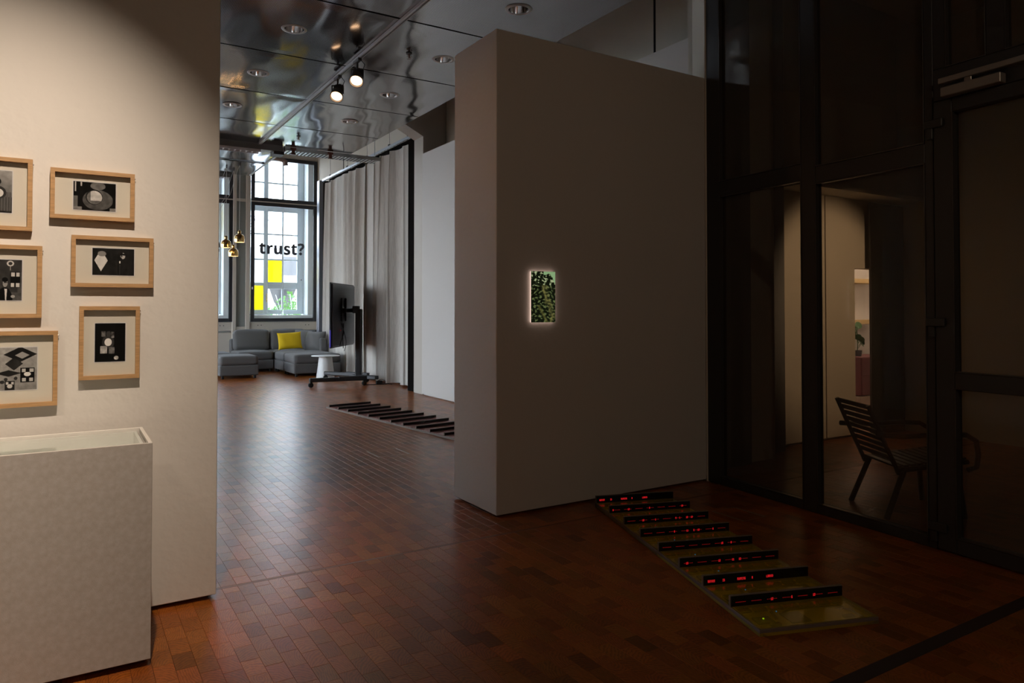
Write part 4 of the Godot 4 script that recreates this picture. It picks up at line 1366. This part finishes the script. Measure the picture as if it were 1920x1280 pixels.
func text_bar(words: Array) -> StandardMaterial3D:
	# seven modules of eight characters
	var W := 7 * 96
	var im := Image.create(W, 24, false, Image.FORMAT_RGB8)
	for k in min(7, words.size()):
		var t: String = words[k]
		for c in min(8, t.length()):
			var g: Array = FONT.get(t[c], FONT["-"])
			for y in 5:
				for x in 3:
					if g[y][x] == "1":
						im.fill_rect(Rect2i(k * 96 + 14 + c * 8 + x * 2, 6 + y * 2, 2, 2), Color(1, 1, 1))
	var m := StandardMaterial3D.new()
	m.resource_name = "text_bar"
	m.albedo_color = lin(0.006, 0.005, 0.005)
	m.roughness = 0.2
	m.emission_enabled = true
	m.emission_texture = ImageTexture.create_from_image(im)
	m.emission = Color(1.0, 0.14, 0.17)
	m.emission_operator = BaseMaterial3D.EMISSION_OP_MULTIPLY
	m.emission_energy_multiplier = 0.8
	return m

func build_light_boards() -> void:
	glow("led_green", Color(0.75, 1.0, 0.1), 1.2)
	glow("led_blue", Color(0.1, 0.7, 1.0), 0.4)
	var dash := "--------"
	var txt := [
		["SERVER", "IS", "RUNNING", "A", "LOADED"],
		["0-------", "----12--", dash, "---6----", dash, dash, "--19----"],
		[dash, "---10---", "----1---", dash, "-9---1--", "10---12-", dash],
		[dash, dash, "-----6--", "-----11-", "6---10--", "-------6", dash],
		[dash, dash, dash, dash, "------10", "---0----", dash],
		["--10----", dash, "------12", "------11", "10------", dash, dash],
		["SERVER", "IS", "RUNNING", "A", "LOADED"],
		[dash, dash, "---12---", "-------6", dash, "10------", dash],
	]
	# the strip starts at the partition and runs towards the viewer
	var A := Vector3(3.251, 0, -4.104)
	var along := Vector3(-0.322, 0, 0.947).normalized()
	var across := Vector3(along.z, 0, -along.x)
	var pitch := 0.264
	var wid := 0.60
	var turn := atan2(along.x, along.z)
	for b in 2:
		var lab: String = ["plywood board with yellow acrylic and red text bars touching the white partition", "plywood board with yellow acrylic and red text bars, the one further from the partition"][b]
		var o := thing("text_board", lab, "light board", A + along * (pitch * 4 * b), turn, "red text boards lying on the floor")
		# local z = along, local x = across
		var len := pitch * 4 - 0.002
		var th := 0.030
		put(bb(Vector3(0, 0, 0), Vector3(wid, 0.014, len)), "base_board", M.board_yellow, o)
		for q in [[Vector3(0, 0, 0), Vector3(0.014, th, len)], [Vector3(wid - 0.014, 0, 0), Vector3(wid, th, len)], [Vector3(0.014, 0, len - 0.014), Vector3(wid - 0.014, th, len)], [Vector3(0.014, 0, 0), Vector3(wid - 0.014, th, 0.014)]]:
			put(bb(q[0] + Vector3(0, 0.0001, 0), q[1]), "edge_strip", M.plywood, o)
		put(bb(Vector3(0.004, th, 0.004), Vector3(wid - 0.004, th + 0.003, len - 0.004)), "acrylic_sheet", M.acrylic_yellow, o)
		for k in 4:
			var z := k * pitch
			var bar := put(bb(Vector3(0.0, th - 0.012, z + 0.002), Vector3(wid, th + 0.052, z + 0.018), 0.001), "text_bar", M.plywood, o)
			put(bb(Vector3(0.003, th + 0.003, z + 0.018), Vector3(wid - 0.003, th + 0.050, z + 0.022)), "bar_face", M.bar_black, bar)
			var s := ST()
			quad(s, Vector3(0.012, th + 0.006, z + 0.0223), Vector3(wid - 0.012, th + 0.006, z + 0.0223), Vector3(wid - 0.012, th + 0.036, z + 0.0223), Vector3(0.012, th + 0.036, z + 0.0223), Vector3(0, 0, 1))
			put(s, "red_text", text_bar(txt[b * 4 + k]), bar)
			# parts under the acrylic
			for j in 7:
				put(bb(Vector3(0.02 + j * 0.083, 0.0141, z + 0.03), Vector3(0.085 + j * 0.083, 0.024, z + 0.062)), "driver_board", M.circuit, o)
			put(bb(Vector3(0.045, 0.0141, z + 0.125), Vector3(0.125, 0.023, z + 0.185)), "controller", M.circuit, o)
			put(bx(Vector3(0.085, 0.027, z + 0.155), Vector3(0.006, 0.004, 0.005)), "status_light", M.led_green, o)
			put(bx(Vector3(0.19, 0.025, z + 0.095), Vector3(0.005, 0.003, 0.005)), "status_light", M.led_blue, o)
			put(bx(Vector3(0.165, 0.0175, z + 0.115), Vector3(0.012, 0.006, 0.08), 0.0, yaw(-0.25)), "ribbon", M.ribbon, o)
			put(bb(Vector3(0.20, 0.0141, z + 0.10), Vector3(0.30, 0.0185, z + 0.205)), "power_pack", M.circuit, o)
			var cab := [Vector3(0.22, 0.019, z + 0.10), Vector3(0.27, 0.020, z + 0.082), Vector3(0.40, 0.019, z + 0.078), Vector3(0.47, 0.019, z + 0.085), Vector3(0.515, 0.02, z + 0.105), Vector3(0.545, 0.019, z + 0.15), Vector3(0.552, 0.019, z + 0.225)]
			put(tb(cab, 0.0045, 6), "cable", M.cable_black, o)
			put(bx(Vector3(0.515, 0.0185, z + 0.105), Vector3(0.035, 0.008, 0.03), 0.0, yaw(0.4)), "connector", M.circuit, o)
		if b == 1:
			for x in [0.09, 0.465]:
				put(bb(Vector3(x, 0.0141, len - 0.07), Vector3(x + 0.05, 0.024, len - 0.045)), "magnet", M.bar_black, o)
	# the far strip, seen from behind
	var B := Vector3(3.192, 0, -10.233)
	var al := Vector3(0.122, 0, 0.993).normalized()
	var pt := 0.297
	for b in 3:
		var lab: String = ["plywood board with black bars lying nearest to the television stand", "plywood board with black bars in the middle of the distant strip", "plywood board with black bars disappearing behind the partition"][b]
		var nb: int = [4, 4, 4][b]
		var start := pt * 4 * b
		var o := thing("text_board", lab, "light board", B + al * start, atan2(al.x, al.z), "distant boards with black bars on the floor")
		put(bb(Vector3(0, 0, 0), Vector3(0.66, 0.022, pt * nb - 0.003), 0.002), "base_board", M.plywood, o)
		put(bb(Vector3(0.012, 0.022, 0.0), Vector3(0.655, 0.026, pt * nb - 0.01)), "cover_sheet", M.board_red, o)
		for k in nb:
			var z := (k + 1) * pt - 0.2
			put(bb(Vector3(0.0, 0.004, z), Vector3(0.66, 0.058, z + 0.014), 0.001), "bar", M.plywood, o)
			put(bb(Vector3(0.006, 0.027, z + 0.014), Vector3(0.655, 0.055, z + 0.019)), "bar_back", M.bar_black, o)

func build_floor_boxes() -> void:
	for q in [[2.575, 2.885, -6.90, -6.57, "flush floor box lid in the wood floor beside the distant boards"], [3.88, 4.09, -3.58, -3.30, "flush floor box lid in the dark floor beside the glazing"]]:
		var o := thing("floor_box", q[4], "floor box", Vector3((q[0] + q[1]) * 0.5, 0, (q[2] + q[3]) * 0.5))
		var hx: float = (q[1] - q[0]) * 0.5
		var hz: float = (q[3] - q[2]) * 0.5
		for k in [-1, 1]:
			put(bx(Vector3(hx * k, 0.0008, 0), Vector3(0.016, 0.002, hz * 2)), "side_trim", M.brass_dull, o)
			put(bx(Vector3(0, 0.0006, hz * k), Vector3(hx * 2 - 0.02, 0.0016, 0.003)), "edge_trim", M.brass_dull, o)

# ---------------------------------------------------------------- lounge
func cushion(s: SurfaceTool, c: Vector3, w: float, h: float, t: float, bs: Basis) -> void:
	var n := 14
	for sg in [-1.0, 1.0]:
		var P := []
		var N := []
		for i in n + 1:
			var a := []
			var b := []
			for j in n + 1:
				var f := func(u: float, v: float) -> Vector3:
					var k: float = pow(max(0.0, 1.0 - pow(abs(u), 3.0)), 0.6) * pow(max(0.0, 1.0 - pow(abs(v), 3.0)), 0.6)
					var pin: float = 1.0 - 0.07 * (1.0 - u * u * u * u) * abs(v) * abs(v) * 1.0
					var pin2: float = 1.0 - 0.07 * (1.0 - v * v * v * v) * abs(u) * abs(u)
					return Vector3(u * w * 0.5 * pin2, v * h * 0.5 * pin, sg * (0.004 + t * 0.5 * k + 0.006 * sin(u * 7.0 + v * 3.0) * k))
				var u := clampf(-cos(PI * i / n), -1, 1)
				var v := clampf(-cos(PI * j / n), -1, 1)
				a.append(c + bs * f.call(u, v))
				var e := 0.01
				var du: Vector3 = f.call(min(u + e, 1.0), v) - f.call(max(u - e, -1.0), v)
				var dv: Vector3 = f.call(u, min(v + e, 1.0)) - f.call(u, max(v - e, -1.0))
				b.append((bs * du.cross(dv)).normalized() * sg)
			P.append(a); N.append(b)
		for i in n:
			for j in n:
				tri(s, P[i][j], P[i + 1][j], P[i + 1][j + 1], N[i][j], N[i + 1][j], N[i + 1][j + 1])
				tri(s, P[i][j], P[i + 1][j + 1], P[i][j + 1], N[i][j], N[i + 1][j + 1], N[i][j + 1])

func seat_unit(o: Node3D, x0: float, x1: float, z0: float, z1: float) -> void:
	var c := Vector3((x0 + x1) * 0.5, 0, (z0 + z1) * 0.5)
	var w := x1 - x0 - 0.01
	var d := z1 - z0 - 0.01
	put(sf(c + Vector3(0, 0.17, 0), Vector3(w, 0.21, d), 0.02, Vector3.ZERO, Basis.IDENTITY, 8), "base", M.sofa_grey, o)
	put(sf(c + Vector3(0, 0.37, 0), Vector3(w, 0.19, d), 0.055, Vector3(0.0, 0.02, 0.0)), "seat_cushion", M.sofa_grey, o)
	for sx in [-1, 1]:
		for sz in [-1, 1]:
			put(bx(c + Vector3(sx * (w * 0.5 - 0.07), 0.033, sz * (d * 0.5 - 0.07)), Vector3(0.05, 0.066, 0.05), 0.004), "leg", M.tv_black, o)

func build_lounge() -> void:
	var o := thing("corner_sofa", "dark grey modular corner sofa with loose back cushions below the windows", "sofa", Vector3(4.6, 0, -16.6))
	var off := Vector3(-4.6, 0, 16.6)
	var seats := [[4.07, 5.1, -16.1, -15.25], [4.07, 5.1, -16.95, -16.1], [3.28, 4.07, -17.85, -16.92], [4.07, 5.1, -17.85, -16.95]]
	for q in seats: seat_unit(o, q[0] + off.x, q[1] + off.x, q[2] + off.z, q[3] + off.z)
	put(sf(Vector3(4.19, 0.40, -17.93) + off, Vector3(1.82, 0.66, 0.16), 0.04), "backrest", M.sofa_grey, o)
	put(sf(Vector3(5.06, 0.42, -17.2) + off, Vector3(0.15, 0.68, 1.6), 0.04), "side_backrest", M.sofa_grey, o)
	for q in [[3.715, 0.82], [4.56, 0.84]]:
		put(sf(Vector3(q[0], 0.70, -17.66) + off, Vector3(q[1], 0.48, 0.2), 0.085, Vector3(0, 0.02, 0.03), Basis(Vector3.RIGHT, -0.16)), "back_cushion", M.sofa_grey, o)
	for q in [[Vector3(4.88, 0.70, -17.3), -0.9, 0.13], [Vector3(4.96, 0.68, -16.75), -1.15, 0.22]]:
		var s := ST()
		cushion(s, q[0] + off, 0.62, 0.48, 0.26, Basis(Vector3.UP, q[1]) * Basis(Vector3.RIGHT, -q[2]))
		put(s, "back_cushion", M.sofa_grey, o)
	o = thing("ottoman", "dark grey square ottoman standing alone in front of the sofa", "ottoman", Vector3(3.03, 0, -15.9))
	seat_unit(o, -0.39, 0.39, -0.42, 0.42)
	o = thing("ottoman", "grey ottoman behind the front one, beside the left end of the sofa", "ottoman", Vector3(2.72, 0, -17.05))
	seat_unit(o, -0.42, 0.42, -0.42, 0.42)
	var s := ST()
	cushion(s, Vector3.ZERO, 0.56, 0.40, 0.15, Basis.IDENTITY)
	var pl := single(s, "throw_pillow", M.pillow_yellow, "bright yellow throw pillow leaning on the grey sofa", "pillow", Vector3(4.40, 0.70, -16.85))
	pl.basis = Basis(Vector3.UP, 0.0) * Basis(Vector3.RIGHT, -0.22) * Basis(Vector3.BACK, 0.05)
	# side table
	o = thing("side_table", "small round white side table with conical pedestal", "side table", Vector3(4.62, 0, -14.85))
	put(lt([Vector2(0.0, 0.445), Vector2(0.28, 0.445), Vector2(0.292, 0.450), Vector2(0.292, 0.456), Vector2(0.286, 0.46), Vector2(0.0, 0.46)], 40), "table_top", M.table_white, o)
	put(lt([Vector2(0.0, 0.0), Vector2(0.195, 0.0), Vector2(0.19, 0.01), Vector2(0.135, 0.445)], 12), "pedestal", M.table_white, o)
	build_television()
	# pendant lamps
	glow("bell_glow", Color(1.0, 0.72, 0.42), 3.0)
	var lamps := [[Vector3(2.57, 2.60, -13.222), "brass bell pendant lamp, the highest of the three"], [Vector3(2.414, 2.525, -13.588), "brass bell pendant lamp hanging at middle height beside the window letter"], [Vector3(2.575, 2.39, -13.778), "brass bell pendant lamp, the lowest of the three"]]
	for q in lamps:
		o = thing("pendant_lamp", q[1], "pendant lamp", q[0], 0, "brass pendant lamps")
		put(lt([Vector2(0.086, 0.0), Vector2(0.088, 0.035), Vector2(0.086, 0.08), Vector2(0.075, 0.115), Vector2(0.05, 0.135), Vector2(0.03, 0.142), Vector2(0.026, 0.15), Vector2(0.03, 0.175), Vector2(0.026, 0.20), Vector2(0.012, 0.215), Vector2(0.0, 0.22)], 32), "bell_shade", M.brass, o)
		put(lt([Vector2(0.086, 0.0), Vector2(0.08, 0.0), Vector2(0.079, 0.03), Vector2(0.079, 0.03)], 32), "rim", M.panel_white, o)
		put(lt([Vector2(0.079, 0.03), Vector2(0.078, 0.08), Vector2(0.06, 0.118), Vector2(0.0, 0.13)], 32, Vector3.ZERO, Basis.IDENTITY, -1.0), "shade_lining", M.panel_white, o)
		put(lt([Vector2(0.0, 0.012), Vector2(0.072, 0.014), Vector2(0.072, 0.018), Vector2(0.0, 0.02)], 24), "diffuser", M.bell_glow, o)
		var top: float = CEIL - 0.02 - q[0].y
		put(tb([Vector3(0, 0.215, 0), Vector3(0, top, 0)], 0.004, 6), "cord", M.cable_white, o)
		put(tb([Vector3(0, top, 0), Vector3(0, top - 0.03, 0)], 0.014, 8), "cord_grip", M.fixture_dark, o)
		put(tb([Vector3(0, top - 0.01, 0), Vector3(-0.05, top - 0.15, 0.0), Vector3(-0.16, top - 0.55, 0.02), Vector3(-0.35, top - 0.85, 0.03), Vector3(-0.7, top - 0.9, 0.03)], 0.003, 5), "spare_flex", M.cable_white, o)
		omni(o, Vector3(0, -0.02, 0), Color(1.0, 0.75, 0.5), 0.02, 0.02)

func build_television() -> void:
	var o := thing("television_trolley", "large flat television seen from behind on a black wheeled stand", "television", Vector3(4.80, 0, -13.34))
	var P1 := Vector3(4.15, 0, -13.07) - o.position
	var P2 := Vector3(5.06, 0, -14.42) - o.position
	var w := (P2 - P1).normalized()
	var n := Vector3(-w.z, 0, w.x) # towards the viewer side: the back of the set
	if n.x < 0: n = -n
	var bs := Basis(w, Vector3.UP, n)
	var c := (P1 + P2) * 0.5
	var wd := (P2 - P1).length()
	var y0 := 0.70
	var y1 := 1.925
	var cy := (y0 + y1) * 0.5
	put(bx(c + Vector3(0, cy, 0), Vector3(wd, y1 - y0, 0.03), 0.006, bs), "screen", M.tv_black, o)
	put(bx(c + Vector3(0, cy, 0) + n * 0.026, Vector3(wd - 0.05, y1 - y0 - 0.05, 0.024), 0.01, bs), "rear_cover", M.tv_back, o)
	put(bx(c + Vector3(0, y1 - 0.1, 0) + n * 0.039, Vector3(wd - 0.06, 0.004, 0.003), 0.0, bs), "rear_groove", M.tv_black, o)
	put(bx(c + Vector3(0, y0 + 0.17, 0) + n * 0.039, Vector3(wd - 0.06, 0.004, 0.003), 0.0, bs), "rear_groove", M.tv_black, o)
	put(bx(c + Vector3(0, 1.08, 0) + n * 0.04 + w * 0.2, Vector3(0.7, 0.42, 0.01), 0.003, bs), "connector_plate", M.tv_plate, o)
	put(bx(c + Vector3(0, y0 + 0.18, 0) - w * (wd * 0.5 + 0.002), Vector3(0.003, 0.32, 0.02), 0.0, bs), "edge_light", M.tv_edge, o)
	for k in [-0.22, 0.06]:
		put(bx(c + w * k + Vector3(0, 1.42, 0) + n * 0.055, Vector3(0.06, 0.45, 0.035), 0.01, bs), "mount_bracket", M.tv_black, o)
	put(bx(c + Vector3(0, 1.40, 0) + n * 0.12 - w * 0.05, Vector3(0.6, 0.09, 0.10), 0.008, bs), "mount_bar", M.tv_black, o)
	# column
	var col := Vector3(0, 0, 0)
	put(bx(col + Vector3(0, 0.76, 0), Vector3(0.13, 1.34, 0.12), 0.02, bs), "column", M.tv_black, o)
	put(bx(col + Vector3(-0.05, 1.42, -0.02), Vector3(0.12, 0.14, 0.12), 0.01, bs), "column_head", M.tv_black, o)
	put(tb([col + Vector3(0, 1.4, 0), c + Vector3(0, 1.4, 0) + n * 0.15], 0.04, 8), "arm", M.tv_black, o)
	# splayed legs
	var legs := [[Vector3(4.80, 0.135, -12.90), Vector3(3.76, 0.135, -13.05)], [Vector3(5.03, 0.135, -13.42), Vector3(4.46, 0.135, -14.40)]]
	for q in legs:
		var a: Vector3 = q[0] - o.position
		var b: Vector3 = q[1] - o.position
		var d := (b - a).normalized()
		var lb := Basis(d, Vector3.UP, d.cross(Vector3.UP))
		put(bx((a + b) * 0.5, Vector3((b - a).length(), 0.075, 0.07), 0.014, lb), "leg", M.tv_black, o)
		put(bx(a.lerp(b, 0.25) + Vector3(0, 0.012, 0), Vector3((b - a).length() * 0.5, 0.075, 0.074), 0.01, lb), "leg_sleeve", M.tv_black, o)
		for e in [a + d * 0.05, b - d * 0.03]:
			var cst := put(lt([Vector2(0, -0.022), Vector2(0.04, -0.022), Vector2(0.046, -0.016), Vector2(0.046, 0.016), Vector2(0.04, 0.022), Vector2(0, 0.022)], 20, Vector3(e.x, 0.047, e.z), Basis(Vector3.RIGHT, PI / 2)), "caster", M.rubber, o)
			put(bx(Vector3(e.x, 0.085, e.z), Vector3(0.05, 0.03, 0.06), 0.006), "caster_fork", M.tv_black, cst)
	put(bx(Vector3(0.07, 0.135, 0.17), Vector3(0.1, 0.07, 0.62), 0.01, Basis(Vector3.UP, 0.42)), "cross_beam", M.tv_black, o)
	# cables on the back
	for k in 3:
		var s0 := -0.25 + k * 0.09
		var pts := []
		for i in 9:
			var t := i / 8.0
			pts.append(c + n * (0.05 + 0.03 * sin(t * PI)) + w * (s0 + 0.09 * sin(t * 5.0 + k * 2.0)) + Vector3(0, 1.15 - t * (0.42 + 0.06 * k), 0))
		put(tb(pts, 0.006, 6), "cable", M.cable_black, o)
	put(bx(c + n * 0.05 + w * -0.28 + Vector3(0, 1.02, 0), Vector3(0.012, 0.012, 0.006), 0.0, bs), "standby_light", M.led_red, o)
	# power cable on the floor
	var cb := thing("power_strip", "black power strip with tangled cable on the floor by the curtain", "power strip", Vector3(4.98, 0, -12.95))
	put(bx(Vector3(0.12, 0.03, -0.1), Vector3(0.12, 0.06, 0.05), 0.008), "socket_block", M.rubber, cb)
	put(tb([Vector3(-0.2, 0.01, 0.0), Vector3(0.0, 0.008, 0.05), Vector3(0.2, 0.008, 0.08), Vector3(0.28, 0.01, 0.0), Vector3(0.2, 0.02, -0.1), Vector3(0.12, 0.05, -0.1)], 0.007, 6), "cable", M.cable_black, cb)
	put(tb([Vector3(0.1, 0.06, -0.1), Vector3(0.14, 0.09, -0.05), Vector3(0.2, 0.07, -0.02), Vector3(0.22, 0.01, 0.06), Vector3(0.26, 0.008, 0.2)], 0.006, 6), "loop", M.cable_black, cb)

func curtain_mesh(z0: float, z1: float, x: float, y0: float, y1: float, folds: float, amp: float, ph: float, gather: float) -> SurfaceTool:
	var f := func(u: float, v: float) -> Vector3:
		var e := u + 0.012 * sin(u * 23.0 + ph) + 0.008 * sin(u * 41.0 + ph * 2.0)
		var wv := sin(TAU * folds * e + ph + 0.5 * sin(v * 2.0 + u * 6.0))
		var a := amp * (0.55 + 0.45 * sin(u * 9.0 + ph)) * (0.4 + 0.6 * pow(maxf(v, 0.0), 0.6))
		var sharp: float = sign(wv) * pow(abs(wv), 0.75)
		return Vector3(x - a * sharp - 0.02 * sin(u * 3.0 + v * 2.0), lerp(y1, y0, v), lerp(z0, z1, u) + gather * v * (u - 0.5) + 0.5 * amp * cos(TAU * folds * e + ph))
	return sheet(f, 220, 24, 0.004)

func build_curtains() -> void:
	single(curtain_mesh(-16.95, -14.85, 5.26, 0.04, 4.44, 5.0, 0.085, 0.4, 0.0), "curtain", M.curtain_linen, "grey linen curtain hanging next to the window corner", "curtain", Vector3.ZERO, "grey linen curtains")
	single(curtain_mesh(-14.62, -11.95, 5.25, 0.04, 4.42, 5.5, 0.17, 2.2, -0.05), "curtain", M.curtain_linen, "long grey linen curtain with deep folds behind the television", "curtain", Vector3.ZERO, "grey linen curtains")
	var o := thing("curtain_rail", "steel curtain rail with hooks hung from thin wires", "curtain rail", Vector3(5.2, 4.51, 0))
	put(bb(Vector3(-0.02, -0.02, -17.0), Vector3(0.02, 0.03, -11.6), 0.004), "rail", M.steel_post, o)
	for k in 34:
		var z := -16.9 + k * 0.154
		put(bx(Vector3(0, -0.035, z), Vector3(0.006, 0.035, 0.012)), "glider", M.fixture_dark, o)
	for z in [-16.4, -15.2, -14.0, -12.8, -11.9]:
		put(bx(Vector3(0, 0.035, z), Vector3(0.06, 0.03, 0.05), 0.004), "bracket", M.fixture_dark, o)
		put(tb([Vector3(0, 0.04, z), Vector3(-0.02, 0.8, z), Vector3(0, 1.48, z)], 0.003, 5), "wire", M.cable_black, o)
	o = thing("steel_post", "tall pale steel post with dark brown side at the end of the curtain", "post", Vector3(5.28, 0, -17.3))
	put(bb(Vector3(-0.10, 0.0, -0.09), Vector3(-0.004, 4.55, 0.09), 0.004), "pale_face", M.steel_post, o)
	put(bb(Vector3(-0.004, 0.0, -0.09), Vector3(0.12, 4.50, 0.09), 0.004), "dark_side", M.brown_post, o)
	put(bx(Vector3(0.04, 1.72, 0.092), Vector3(0.06, 0.035, 0.004)), "sticker", M.panel_white, o)
	put(bx(Vector3(0.055, 1.72, 0.0945), Vector3(0.022, 0.026, 0.002)), "red_mark", M.rust_red, o)
	put(bx(Vector3(0.05, 4.53, 0.0), Vector3(0.2, 0.06, 0.1), 0.004), "top_bracket", M.fixture_dark, o)
	o = thing("heating_pipe", "copper coloured pipe with elbow across the top of the window", "pipe", Vector3(0, 5.02, -17.6))
	put(tb([Vector3(3.4, 0.05, 0), Vector3(4.2, 0.03, 0), Vector3(4.42, 0.0, 0.0)], 0.05, 12), "pipe", M.copper_pipe, o)
	put(tb([Vector3(4.40, 0.0, 0), Vector3(4.46, -0.02, 0.0), Vector3(4.475, -0.12, 0.0)], 0.062, 12), "elbow", M.copper_pipe, o)

# ---------------------------------------------------------------- armchair behind the glazing
func build_chair() -> void:
	var o := thing("armchair", "dark low wooden armchair with slatted back behind the glazing", "armchair", Vector3(5.03, 0, -2.93), deg_to_rad(-30))
	# faces +x; width along z
	var hw := 0.22
	for k in 9:
		var t := k / 8.0
		put(bx(Vector3(-0.13 - 0.16 * t, 0.40 + 0.35 * t, 0.0), Vector3(0.014, 0.036, hw * 2 - 0.02), 0.004, Basis(Vector3.BACK, 0.42)), "back_slat", M.chair_wood, o)
	for sg in [-1.0, 1.0]:
		put(tb([Vector3(-0.10, 0.30, hw * sg), Vector3(-0.22, 0.56, hw * sg), Vector3(-0.31, 0.765, hw * sg)], 0.016, 8), "back_post", M.chair_wood, o)
		put(tb([Vector3(-0.27, 0.575, (hw + 0.03) * sg), Vector3(-0.1, 0.56, (hw + 0.05) * sg), Vector3(0.2, 0.575, (hw + 0.05) * sg), Vector3(0.34, 0.57, (hw + 0.045) * sg), Vector3(0.41, 0.53, (hw + 0.04) * sg), Vector3(0.43, 0.44, (hw + 0.035) * sg), Vector3(0.42, 0.35, (hw + 0.03) * sg), Vector3(0.36, 0.33, (hw + 0.03) * sg)], 0.018, 8), "armrest", M.chair_wood, o)
		put(tb([Vector3(-0.06, 0.34, hw * sg), Vector3(-0.20, 0.0, (hw + 0.02) * sg)], 0.02, 8), "leg", M.chair_wood, o)
		put(tb([Vector3(0.30, 0.36, hw * sg), Vector3(0.34, 0.0, (hw + 0.02) * sg)], 0.02, 8), "leg", M.chair_wood, o)
		put(tb([Vector3(-0.12, 0.32, hw * sg), Vector3(0.38, 0.38, hw * sg)], 0.018, 8), "side_rail", M.chair_wood, o)
	for k in 10:
		put(bx(Vector3(-0.09 + k * 0.05, 0.345 + k * 0.006, 0), Vector3(0.04, 0.014, hw * 2 - 0.02), 0.003, Basis(Vector3.BACK, 0.12)), "seat_slat", M.chair_wood, o)

func _ready() -> void:
	setup_view()
	make_materials()
	glow("tv_edge", Color(0.25, 0.15, 1.0), 0.25)
	glow("led_red", Color(1.0, 0.08, 0.1), 1.0)
	build_walls()
	build_floor()
	build_ceiling()
	build_facade()
	build_other_room()
	build_glazing()
	build_outdoors()
	build_downlights()
	build_ceiling_fittings()
	build_vitrine()
	build_pictures()
	build_light_box()
	build_light_boards()
	build_floor_boxes()
	build_curtains()
	build_lounge()
	build_chair()
